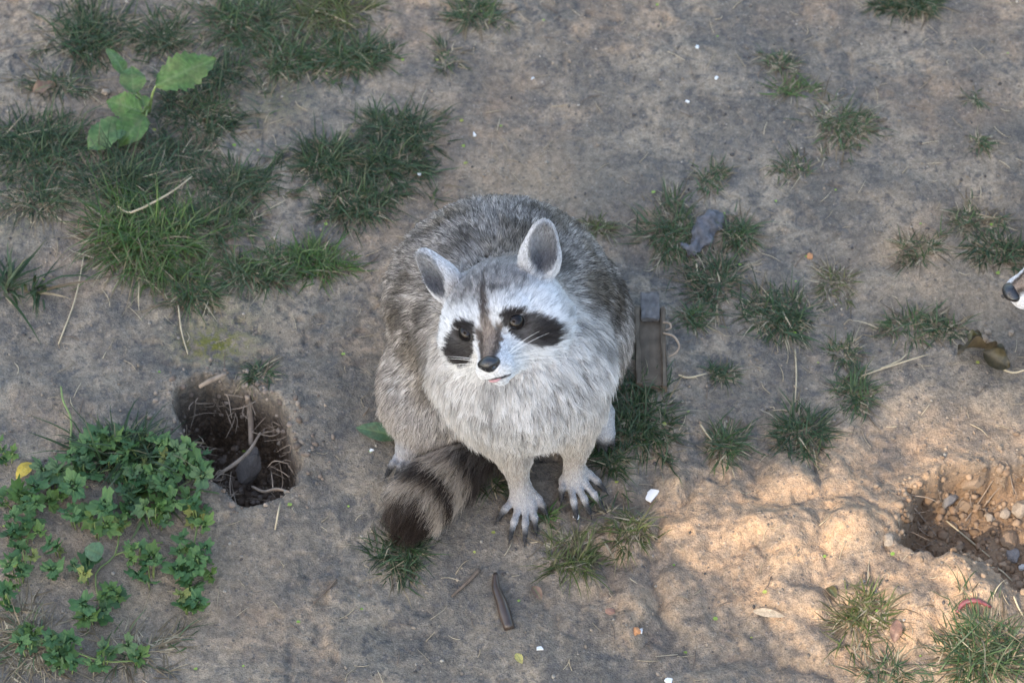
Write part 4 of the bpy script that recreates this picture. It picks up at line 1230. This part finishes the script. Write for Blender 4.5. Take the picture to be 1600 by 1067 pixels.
def creeper(px, py, spots, label, runners):
    rg = np.random.default_rng(px + py)
    org = G(px, py)
    rt = link('creeping_weed', None, label=label, cat='weed', group='creeping weeds with lobed leaves', loc=org)
    P_, Rr = [], []
    for cx, cy, n, r, s in spots:
        for i in range(int(n * 1.3)):
            a = rg.uniform(0, 6.28); d = math.sqrt(rg.random()) * r * 1.15
            q = G(cx + math.cos(a) * d, cy + math.sin(a) * d * 0.8)
            q[2] += rg.uniform(0.008, 0.030)
            o = bpy.data.objects.new('leaf', LOBED[int(rg.choice(6, p=[0.2, 0.2, 0.2, 0.2, 0.05, 0.15]))])
            COL.objects.link(o); o.parent = rt
            o.location = (q - org).tolist()
            o.rotation_euler = (rg.normal(-0.1, 0.35), rg.normal(0, 0.35), rg.uniform(0, 6.28))
            k = s * PXM * rg.uniform(0.8, 1.75); o.scale = (k, k, k)
            foot = G(cx + math.cos(a) * d * 0.5, cy + math.sin(a) * d * 0.4 + 6)
            P_.append([foot, 0.5 * (foot + q) + [0, 0, 0.006], q]); Rr.append([0.0009, 0.0008, 0.0006])
    for ru in runners:
        P_.append([G(x, y, 0.004 + 0.003 * rg.random()) for x, y in ru]); Rr.append([0.0012] * len(ru))
    tubes('runner', P_, Rr, STEM, rt, org, sides=5, sub=3)['kind'] = 'stuff'
creeper(190, 740, [(165, 712, 9, 45, 16), (232, 715, 10, 50, 15), (285, 745, 9, 35, 16), (130, 745, 8, 40, 15), (210, 765, 9, 45, 15), (270, 790, 6, 30, 15)], 'dense creeping weed with lobed leaves next to the deep dark hole', [[(100, 760), (160, 740), (220, 730), (280, 745)]])
creeper(50, 800, [(75, 775, 8, 40, 15), (30, 780, 5, 30, 14), (40, 830, 7, 30, 14), (40, 880, 5, 25, 15), (35, 905, 4, 20, 14), (14, 716, 4, 14, 10), (6, 940, 2, 10, 12)], 'creeping weed with lobed leaves along the side edge below the yellow leaf', [[(60, 790), (45, 840), (40, 900)]])
creeper(180, 870, [(190, 815, 7, 30, 15), (150, 838, 2, 8, 16), (215, 865, 5, 28, 14), (140, 902, 4, 24, 14), (95, 862, 3, 12, 14), (80, 898, 2, 10, 14), (155, 965, 4, 18, 16), (175, 930, 4, 16, 13), (120, 820, 5, 30, 13), (235, 905, 4, 24, 13), (240, 820, 4, 24, 13)], 'creeping weed with lobed leaves in the middle of the bare corner patch', [[(190, 820), (180, 870), (150, 900), (160, 960)], [(180, 870), (225, 855), (255, 850)]])
creeper(305, 860, [(312, 820, 6, 24, 14), (300, 870, 5, 22, 14), (320, 895, 4, 16, 13), (290, 915, 4, 20, 15), (296, 950, 4, 16, 16), (275, 760, 5, 24, 14)], 'creeping weed with lobed leaves on its own below the deep hole', [[(310, 820), (302, 870), (296, 945)]])
creeper(100, 1020, [(100, 1010, 4, 18, 15), (55, 990, 2, 10, 13), (45, 1018, 3, 14, 13), (105, 1042, 5, 22, 16), (160, 1035, 4, 18, 12), (212, 1032, 3, 14, 12), (20, 945, 2, 10, 13)], 'creeping weed with lobed leaves in the dry grass at the bottom', [[(60, 1000), (100, 1015), (160, 1035), (210, 1035)]])
# round leaf in the corner patch and thin trailing stem above it
leaf_obj('round_leaf_seedling', G(162, 880, 0.02), G(136, 872, 0.024), 34 * PXM, (0.11, 0.18, 0.085), label='single round pale green leaf among the lobed leaves', cat='leaf', seed=31, prof=([0, 0.1, 0.4, 0.8, 1], [0.3, 0.8, 1, 0.7, 0.1]), cup=0.05)
tubes('trailing_stem', [[G(96, 608, 0.006), G(100, 632, 0.008), G(112, 660, 0.006), G(110, 700, 0.004)]], [[0.0012, 0.0014, 0.0014, 0.0012]], STEM, label='thin green trailing stem on bare soil above the creeping weed', cat='stem')

# ------------------------------------------------------------------ wooden channel beside the raccoon
def box_mesh(name, lo, hi, seed=0, bev=0.0015, jit=0.0006):
    import bmesh
    bm = bmesh.new()
    bmesh.ops.create_cube(bm, size=1.0)
    lo, hi = np.asarray(lo, float), np.asarray(hi, float)
    for v in bm.verts: v.co = Vector(((lo + hi) / 2 + np.array(v.co[:]) * (hi - lo)).tolist())
    bmesh.ops.bevel(bm, geom=list(bm.edges), offset=bev, segments=2, affect='EDGES')
    bmesh.ops.subdivide_edges(bm, edges=[e for e in bm.edges if e.calc_length() > 0.012], cuts=4, use_grid_fill=True)
    rg = np.random.default_rng(seed)
    for v in bm.verts: v.co += Vector(rg.normal(0, jit, 3).tolist())
    me = bpy.data.meshes.new(name); bm.to_mesh(me); bm.free()
    for p in me.polygons: p.use_smooth = False
    return me
WOODG = simple_mat('weathered_wood', (0.110, 0.101, 0.096), 0.8, 0.35, 90, 0.6)
WOODB = simple_mat('damp_board', (0.105, 0.080, 0.055), 0.85, 0.35, 60, 0.6)
org = G(1018, 540)
org[2] = 0.0
ch = link('wooden_channel', None, label='half-buried wooden channel with a grey end block against the raccoon', cat='timber', loc=org)
ya, yb, yc = W(1018, 606)[1] - org[1], W(1018, 505)[1] - org[1], W(1018, 462, 0.03)[1] - org[1]
x0, x1 = W(997, 540)[0] - org[0], W(1038, 540)[0] - org[0]
link('base_board', box_mesh('base_board', (x0, ya, -0.03), (x1, yc, 0.004), 1), WOODB, ch)
link('side_rail', box_mesh('side_rail', (x0 - 0.004, ya, -0.03), (x0 + 0.003, yc - 0.002, 0.010), 2, 0.001), WOODB, ch)
link('side_rail', box_mesh('side_rail', (x1 - 0.004, ya - 0.004, -0.03), (x1 + 0.002, yc - 0.003, 0.009), 3, 0.001), WOODB, ch)
link('end_block', box_mesh('end_block', (x0 + 0.0045, W(1018, 497, 0.013)[1] - org[1], 0.0055), (x1 - 0.0055, W(1018, 456, 0.013)[1] - org[1], 0.013), 4, 0.0008), WOODG, ch)
tubes('curled_root', [[W(1036, 520, 0.012), W(1052, 525, 0.014), W(1061, 539, 0.012), W(1057, 550, 0.008), W(1045, 557, 0.006)]], [[0.0015, 0.0017, 0.0017, 0.0015, 0.0011]], ROOTM, label='pale curled root, the larger loop beside the wooden channel', cat='root', group='curled roots')
tubes('curled_root', [[W(1036, 503, 0.014), W(1046, 505, 0.016), W(1048, 512, 0.014), W(1040, 516, 0.012)]], [[0.0014, 0.0016, 0.0015, 0.0012]], ROOTM, label='pale curled root, the smaller loop by the end block', cat='root', group='curled roots')
# grey weathered wood chunk between two tufts
org = G(1095, 372)
wc = link('wood_chunk', None, label='grey weathered wood chunk lying between two tufts', cat='wood', loc=org)
def gnarl(o, amp, sc):
    me = o.data; n_ = len(me.vertices); v = np.zeros(n_ * 3, np.float32); me.vertices.foreach_get('co', v); v = v.reshape(-1, 3).astype(float)
    nn = np.zeros(n_ * 3, np.float32); me.vertices.foreach_get('normal', nn)
    v += nn.reshape(-1, 3) * (fbm(v * sc, 3) * amp)[:, None]
    me.vertices.foreach_set('co', v.astype(np.float32).ravel()); me.update()
WOODC = simple_mat('grey_bark', (0.105, 0.103, 0.112), 0.85, 0.45, 130, 0.9)
gnarl(tubes('stem', [[G(1116, 340, 0.002), G(1108, 354, 0.008), G(1097, 374, 0.010), G(1086, 400, 0.005)]], [[0.006, 0.0150, 0.0150, 0.006]], WOODC, wc, org, sides=22, sub=8), 0.016, 75)
gnarl(tubes('snag', [[G(1088, 400, 0.006), G(1076, 394, 0.009), G(1064, 385, 0.006)]], [[0.0055, 0.005, 0.0025]], WOODC, wc, org, sides=12, sub=6), 0.004, 160)

# ------------------------------------------------------------------ sticks, roots, stones in the deep hole
tubes('root', [[W(338, 742, -0.035), W(362, 728, -0.030), W(388, 706, -0.030), W(407, 676, -0.032)]], [[0.0018, 0.0027, 0.0026, 0.0014]], ROOTM, label='pale curved root lying across the deep dark hole', cat='root', group='roots in the deep hole')
tubes('root', [[W(386, 618, -0.012), W(390, 640, -0.040), W(392, 665, -0.055), W(392, 696, -0.062)]], [[0.0036, 0.0042, 0.0040, 0.0032]], ROOTM, label='thick upright root hanging down the middle of the deep hole', cat='root', group='roots in the deep hole')
tubes('root', [[W(312, 604, 0.004), W(330, 594, 0.012), W(353, 584, 0.012)]], [[0.0028, 0.0034, 0.0026]], ROOTM, label='short stick across the top rim of the deep hole', cat='stick', group='roots in the deep hole')
tubes('root', [[W(394, 760, -0.045), W(412, 768, -0.030), W(432, 764, -0.018), W(452, 768, 0.002)]], [[0.0018, 0.0022, 0.0022, 0.0012]], ROOTM, label='thin pale root along the lower rim of the deep hole', cat='root', group='roots in the deep hole')
rg = np.random.default_rng(77)
pp, rr = [], []
cen = HOLE.mean(0)
for i in range(70):
    k = rg.integers(0, len(HOLE)); t = rg.random()
    e = HOLE[k] * (1 - t) + HOLE[(k + 1) % len(HOLE)] * t
    inward = nrm(cen - e)
    a = e + inward * rg.uniform(0.004, 0.016); a[2] = -rg.uniform(0.010, 0.06)
    d = nrm(inward + rg.normal(0, 0.55, 3) * [1, 1, 0.8])
    l = rg.uniform(0.010, 0.042)
    b = a + d * l * 0.5 + rg.normal(0, 0.004, 3); c = a + d * l + rg.normal(0, 0.006, 3) + [0, 0, -0.006]
    pp.append([a, b, c]); r0 = rg.uniform(0.0004, 0.0010); rr.append([r0, r0 * 0.8, r0 * 0.4])
tubes('fine_roots', pp, rr, ROOTM, sides=5, sub=3, label='fine root hairs fringing the deep hole', cat='roots', kind='stuff')
pp, rr = [], []
cen2 = W(1560, 820)
for i in range(60):
    k = rg.integers(0, 7); t = rg.random()
    e = PIT[k] * (1 - t) + PIT[k + 1] * t
    inward = nrm(cen2 - e)
    a = e + inward * rg.uniform(0.002, 0.03); a[2] = H(a[0], a[1]) + 0.001
    d = nrm(inward * 0.5 + rg.normal(0, 0.8, 3) * [1, 1, 0.3])
    l = rg.uniform(0.010, 0.035)
    q = [a]
    for s in (0.5, 1.0):
        w_ = a + d * l * s + rg.normal(0, 0.003, 3); w_[2] = max(w_[2], H(w_[0], w_[1]) + 0.002); q.append(w_)
    pp.append(q); r0 = rg.uniform(0.0004, 0.0009); rr.append([r0, r0 * 0.8, r0 * 0.5])
tubes('fine_roots', pp, rr, ROOTM, sides=5, sub=3, label='fine dry roots sticking out of the sunlit pit wall', cat='roots', kind='stuff')

def stone_mesh(seed, rough=0.36):
    v = ICO2[0] * (1 + rough * 2 * fbm(ICO2[0] * 1.3 + seed * 3.7, 4, 0.6))[:, None]
    return mesh_np('stone', v, tris=ICO2[1], smooth_shade=False)
SM = {}
def stone_mat(c):
    if c not in SM: SM[c] = simple_mat('stone_%d' % len(SM), c, 0.85, 0.25, 8, 0.4)
    return SM[c]
GRY, PAL_, TANS, BRN, WHT, ORG = (0.20, 0.18, 0.165), (0.28, 0.225, 0.17), (0.24, 0.165, 0.105), (0.25, 0.165, 0.10), (0.72, 0.71, 0.69), (0.46, 0.22, 0.10)
def stone(name, px, py, wpx, asp, col, label, cat='stone', group=None, flat=0.6, rot=0.0, sink=0.25):
    c = G(px, py)
    me = stone_mesh(int(px * 3 + py))
    r = wpx * 0.5 * PXM
    o = link(name, me, stone_mat(col), None, label, cat, group)
    o.scale = (r, r * asp, r * flat); o.rotation_euler = (0, 0, rot)
    o.location = (c + np.array([0, 0, r * flat * (1 - 2 * sink)])).tolist()
    return o
for a in [
    (1486, 762, 34, 0.6, GRY, 'flat grey stone tucked under the back wall of the sunlit pit', 0.6),
    (1518, 762, 38, 0.6, TANS, 'long tan stone at the back of the sunlit pit', 0.6),
    (1506, 783, 24, 1.0, TANS, 'tan stone just below the long tan stone in the pit', 0.8),
    (1571, 804, 21, 0.9, PAL_, 'pale round stone in the pit, larger of two side by side', 0.8),
    (1545, 809, 15, 1.0, PAL_, 'pale round stone in the pit, smaller of two side by side', 0.8),
    (1594, 798, 32, 0.7, PAL_, 'wide pale stone in the pit at the edge of the view', 0.7),
    (1574, 848, 28, 1.2, BRN, 'brown clod in the pit above the angular grey stone', 0.9),
    (1584, 869, 27, 0.8, GRY, 'angular grey stone in the pit at the side edge', 0.8),
    (1597, 886, 14, 0.8, (0.5, 0.47, 0.43), 'small white stone below the angular grey stone', 0.7),
    (1493, 797, 12, 1.0, TANS, 'small tan pebble in the pit beside a straw', 0.8),
    (1481, 801, 13, 0.8, BRN, 'small brown pebble at the shaded side of the pit', 0.8),
    (1527, 792, 13, 1.0, TANS, 'small tan pebble in the middle of the pit', 0.8),
    (1388, 845, 19, 0.9, PAL_, 'pale angular stone on the orange clay beside the pit', 0.8),
    (1543, 520, 13, 0.8, PAL_, 'grey pebble above the dead leaf, topmost of three', 0.7),
    (1537, 530, 14, 0.9, PAL_, 'grey pebble above the dead leaf, middle of three', 0.7),
    (1548, 535, 11, 0.9, PAL_, 'grey pebble above the dead leaf, lowest of three', 0.7),
    (1580, 521, 10, 0.9, PAL_, 'lone grey pebble between the dead leaf and the edge', 0.7),
    (1265, 401, 10, 1.1, ORG, 'small orange stone alone on the upper slope', 0.7),
    (994, 987, 13, 0.9, ORG, 'small orange stone touching a white chip at the bottom', 0.7),
    (955, 957, 15, 1.2, (0.33, 0.18, 0.12), 'dull red stone half sunk in the lower soil', 0.4),
    (166, 146, 14, 0.9, PAL_, 'pale pebble beside the weed leaves in the grass', 0.7),
    (393, 728, 34, 1.7, (0.105, 0.088, 0.075), 'grey wedge-shaped stone deep in the dark hole', 0.6)]:
    o = stone('stone', *a[:6], group='stones', flat=a[6], rot=random.uniform(0, 3))
    if a[0] == 393: o.location = W(393, 728, -0.065).tolist(); o.rotation_euler = (0.5, 0.1, -0.3)
for px, py, s, lb in [(1020, 774, 24, 'largest white chip, beside the yellowish tuft below the paws'), (1089, 75, 9, 'white chip high on the upper slope'), (1074, 160, 8, 'white chip in the middle of the upper slope'),
                      (1120, 123, 8, 'small white chip between two others on the upper slope'), (742, 211, 9, 'white chip on bare soil above the raccoon back'), (900, 808, 11, 'white chip touching the front paw fingertip'),
                      (1003, 986, 10, 'white chip touching the small orange stone'), (843, 1014, 10, 'bluish white chip near the bottom edge'), (1046, 1064, 14, 'white chip cut by the bottom edge'),
                      (833, 125, 8, 'tiny white chip below the bare top edge'), (655, 273, 8, 'tiny white chip at the foot of the crescent of grass'), (581, 705, 8, 'tiny white chip beside the hind foot')]:
    c = G(px, py)
    rgc = np.random.default_rng(px)
    m = 6
    an = np.sort(rgc.uniform(0, 6.28, m)); r = s * 0.5 * PXM
    ring = np.stack([np.cos(an) * r * rgc.uniform(0.75, 1.2, m), np.sin(an) * r * rgc.uniform(0.75, 1.2, m)], 1)
    tilt = rgc.normal(0, 0.15, 2)
    zt = ring @ tilt
    V = np.concatenate([np.c_[ring, zt + 0.0005], np.c_[ring * 0.92, zt + 0.0028]])
    Q = [(i, (i + 1) % m, m + (i + 1) % m, m + i) for i in range(m)]
    T = [(m, m + i, m + i + 1) for i in range(1, m - 1)] + [(0, i + 1, i) for i in range(1, m - 1)]
    link('white_chip', mesh_np('white_chip', V, quads=Q, tris=T, smooth_shade=False), stone_mat(WHT), None, lb, 'chip', 'white chips', loc=c)

# ------------------------------------------------------------------ sticks, straws, dropping
def lay(pts, dz=0.003): return [G(x, y, dz) for x, y in pts]
tubes('stick', [lay([(706, 933), (728, 913), (750, 891)])], [[0.0012, 0.0022, 0.0026]], TWIG, label='short dark stick slanting on the soil below the tail', cat='stick', group='dark sticks')
tubes('stick', [lay([(490, 944), (508, 926), (526, 906)])], [[0.0010, 0.0018, 0.0016]], TWIG, label='thin dark twig on bare soil between the weeds and the stick', cat='stick', group='dark sticks')
tubes('straw', [[W(184, 322, 0.030), W(205, 332, 0.032), W(262, 304, 0.036), W(300, 276, 0.034)]], [[0.0013, 0.0016, 0.0014, 0.0010]], STRAWM, label='bent pale straw lying over the largest bright tuft', cat='straw', group='dry straws', sub=3)
for pts, lb in [([(492, 20), (520, 28), (556, 46)], 'thick yellow straw in the yellow-green tuft'), ([(1345, 590), (1392, 574), (1450, 556)], 'long pale straw leading to the dead leaf'), ([(1376, 578), (1404, 566), (1416, 556)], 'short straw crossing the long pale straw'),
                ([(1060, 588), (1076, 592), (1104, 586)], 'forked pale straw at the small flat tuft'), ([(1242, 548), (1244, 590), (1242, 630)], 'upright thin straw below the wide round tuft'), ([(430, 830), (438, 790), (446, 765)], 'yellowish straw below the deep hole'),
                ([(92, 540), (118, 470), (132, 400)], 'long thin stalk on bare soil beside the bright tuft'), ([(279, 480), (284, 520), (294, 556)], 'dry stalk hanging over the mossy patch'), ([(1094, 665), (1104, 680), (1112, 690)], 'short pale straw at the narrow tuft'),
                ([(1478, 815), (1520, 850), (1546, 872)], 'green straw lying slantwise in the sunlit pit'), ([(1540, 880), (1562, 890), (1582, 908)], 'bent straw running over the edge of the mound'), ([(1428, 796), (1445, 815), (1462, 838)], 'brown stalk in the shaded side of the pit'),
                ([(1508, 815), (1526, 790), (1548, 766)], 'brown root standing across the middle of the pit'), ([(1583, 934), (1590, 950), (1598, 965)], 'pale straw at the side edge of the mound'), ([(1088, 415), (1090, 430), (1096, 440)], 'small pale arc of straw below the grey wood chunk')]:
    tubes('straw', [lay(pts, 0.004)], [[0.0011, 0.0012, 0.0007]], STRAWM if 'brown' not in lb else ROOTM, label=lb, cat='straw', group='dry straws')
DUNG = simple_mat('dropping_dark', (0.050, 0.034, 0.026), 0.35, 0.4, 60, 0.5, coat=0.25)
tubes('dropping', [lay([(774, 898), (775, 920), (783, 942), (789, 962), (796, 984)], 0.004)], [[0.003, 0.0052, 0.0070, 0.0082, 0.0068]], DUNG, sides=10, label='dark brown glossy dropping stretched on the soil below the paws', cat='dropping')
tubes('worm', [lay([(1494, 958), (1506, 944), (1526, 940), (1548, 950)], 0.003)], [[0.0020, 0.0034, 0.0034, 0.0016]], simple_mat('worm_red', (0.16, 0.045, 0.045), 0.35, 0.4, 90, 0.3, coat=0.2), label='dark red curved strip lying on the sunlit mound', cat='strip')

# ------------------------------------------------------------------ uncountable litter: grit, crumbs, straw bits, seed leaves
def scatter_pts(n, rg, x=(-0.78, 0.80), y=(-0.62, 0.64)):
    p = np.stack([rg.uniform(*x, n), rg.uniform(*y, n), np.zeros(n)], 1)
    p[:, 2] = ground_h(p)
    return p
def grit(name, n, rmin, rmax, cols, label, seed, pts=None, flat=0.7):
    rg = np.random.default_rng(seed)
    p = scatter_pts(n, rg) if pts is None else pts
    n = len(p)
    r = rmin + (rmax - rmin) * rg.random(n) ** 3
    v, t = ICO1
    v = ICO1[0]; t = ICO1[1]
    vv = v[None] * (1 + rg.normal(0, 0.16, (n, len(v), 1))) * r[:, None, None] * np.stack([rg.uniform(0.7, 1.3, n), rg.uniform(0.7, 1.3, n), np.full(n, flat)], 1)[:, None]
    vv = vv + (p + np.array([0, 0, 1.0]) * (r * 0.2)[:, None])[:, None]
    tt = (np.arange(n) * len(v))[:, None, None] + t[None]
    me = mesh_np(name, vv.reshape(-1, 3), tris=tt.reshape(-1, 3))
    c = np.array(cols)[rg.integers(0, len(cols), n)] * rg.uniform(0.75, 1.2, (n, 1))
    set_color(me, 'grain_color', np.repeat(c, len(v), 0))
    return link(name, me, GRAIN, None, label, 'gravel', kind='stuff')
GRAIN = simple_mat('grain', (0.3, 0.27, 0.24), 0.9, 0.2, 200, 0.2, attr='grain_color')
grit('grit', 3600, 0.0006, 0.0030, [(0.20, 0.16, 0.12), (0.15, 0.125, 0.10), (0.26, 0.205, 0.15), (0.075, 0.064, 0.056), (0.30, 0.26, 0.21)], 'fine grit and crumbs pressed into the soil', 41)
rg = np.random.default_rng(42)
q = scatter_pts(9000, rg, (0.38, 0.80), (-0.40, -0.12))
q = q[poly_sd(q, PIT) < 0.004][:1500]
grit('soil_crumbs', 0, 0.0012, 0.0068, [(0.24, 0.155, 0.095), (0.19, 0.12, 0.07), (0.28, 0.19, 0.12), (0.15, 0.095, 0.055)], 'loose brown crumbs of soil on the pit floor', 43, pts=q, flat=0.85)
q = scatter_pts(6000, rg, (-0.45, -0.26), (-0.26, -0.02))
q = q[poly_sd(q, HOLE) < -0.012][:500]
grit('soil_crumbs', 0, 0.0012, 0.0065, [(0.10, 0.07, 0.05), (0.15, 0.11, 0.08), (0.20, 0.16, 0.13)], 'dark crumbs of soil on the floor of the deep hole', 44, pts=q, flat=0.85)
q = scatter_pts(30000, rg, (-0.50, -0.22), (-0.32, 0.04))
d_ = poly_sd(q, HOLE)
q = q[(d_ > -0.01) & (d_ < 0.05) & (rg.random(len(q)) < np.exp(-np.maximum(d_, 0) / 0.014) * 0.5)][:380]
grit('soil_crumbs', 0, 0.0008, 0.0048, [(0.20, 0.155, 0.12), (0.14, 0.105, 0.08), (0.27, 0.215, 0.165)], 'crumbs of spoil strewn around the rim of the deep hole', 47, pts=q, flat=0.85)
q = scatter_pts(30000, rg, (0.40, 0.80), (-0.42, -0.10))
d_ = poly_sd(q, PIT)
q = q[(d_ > 0.0) & (d_ < 0.06) & (rg.random(len(q)) < np.exp(-d_ / 0.016) * 0.4)][:320]
grit('soil_crumbs', 0, 0.0008, 0.0045, [(0.25, 0.175, 0.115), (0.19, 0.13, 0.085), (0.30, 0.22, 0.15)], 'crumbs of spoil strewn around the rim of the sunlit pit', 48, pts=q, flat=0.85)
# straw bits
rg = np.random.default_rng(45)
p = scatter_pts(900, rg)
p = p[(poly_sd(p, HOLE) > 0.01)]
pp, rr = [], []
n = len(p); az = rg.uniform(0, 6.28, n); L = rg.uniform(0.006, 0.030, n)
d = np.stack([np.cos(az), np.sin(az)], 1)
e = p.copy(); e[:, :2] += d * L[:, None]; m = p.copy(); m[:, :2] += d * L[:, None] * 0.5 + rg.normal(0, 0.002, (n, 2))
for q in (p, m, e): q[:, 2] = ground_h(q) + 0.0012
for a, b, c in zip(p, m, e): pp.append([a, b, c]); r0 = rg.uniform(0.0003, 0.0007); rr.append([r0, r0, r0 * 0.6])
V, Q, T = tube_mesh(pp, rr, 4, 2)
me = mesh_np('straw_litter', V, quads=Q, tris=T)
cc = np.array([(0.42, 0.35, 0.24), (0.30, 0.24, 0.16), (0.16, 0.12, 0.09), (0.36, 0.29, 0.19)])[rg.integers(0, 4, n)]
set_color(me, 'grain_color', np.repeat(cc, len(V) // n, 0))
link('straw_litter', me, GRAIN, None, 'scattered bits of dry straw and rootlets on the soil', 'litter', kind='stuff')
# bright seed leaves
rg = np.random.default_rng(46)
p = scatter_pts(110, rg); n = len(p)
an = np.linspace(0, 6.28, 7)[:-1]
r = rg.uniform(0.0014, 0.0034, n)
V = p[:, None] + np.stack([np.cos(an), np.sin(an), 0 * an], 1)[None] * r[:, None, None] * np.array([1, 0.8, 1]) + np.array([0, 0, 0.0022])
V[:, :, 2] += rg.normal(0, 0.0006, (n, 6))
Q = np.concatenate([np.arange(n)[:, None] * 6 + [0, 1, 2, 3], np.arange(n)[:, None] * 6 + [0, 3, 4, 5]])
me = mesh_np('seed_leaves', V.reshape(-1, 3), quads=Q)
set_color(me, 'leaf_color', np.repeat(np.array([(0.20, 0.33, 0.05), (0.26, 0.36, 0.07), (0.33, 0.35, 0.08)])[rg.integers(0, 3, n)], 6, 0))
link('seed_leaves', me, LEAF, None, 'tiny bright green seed leaves sprinkled over the soil', 'seed leaves', kind='stuff')
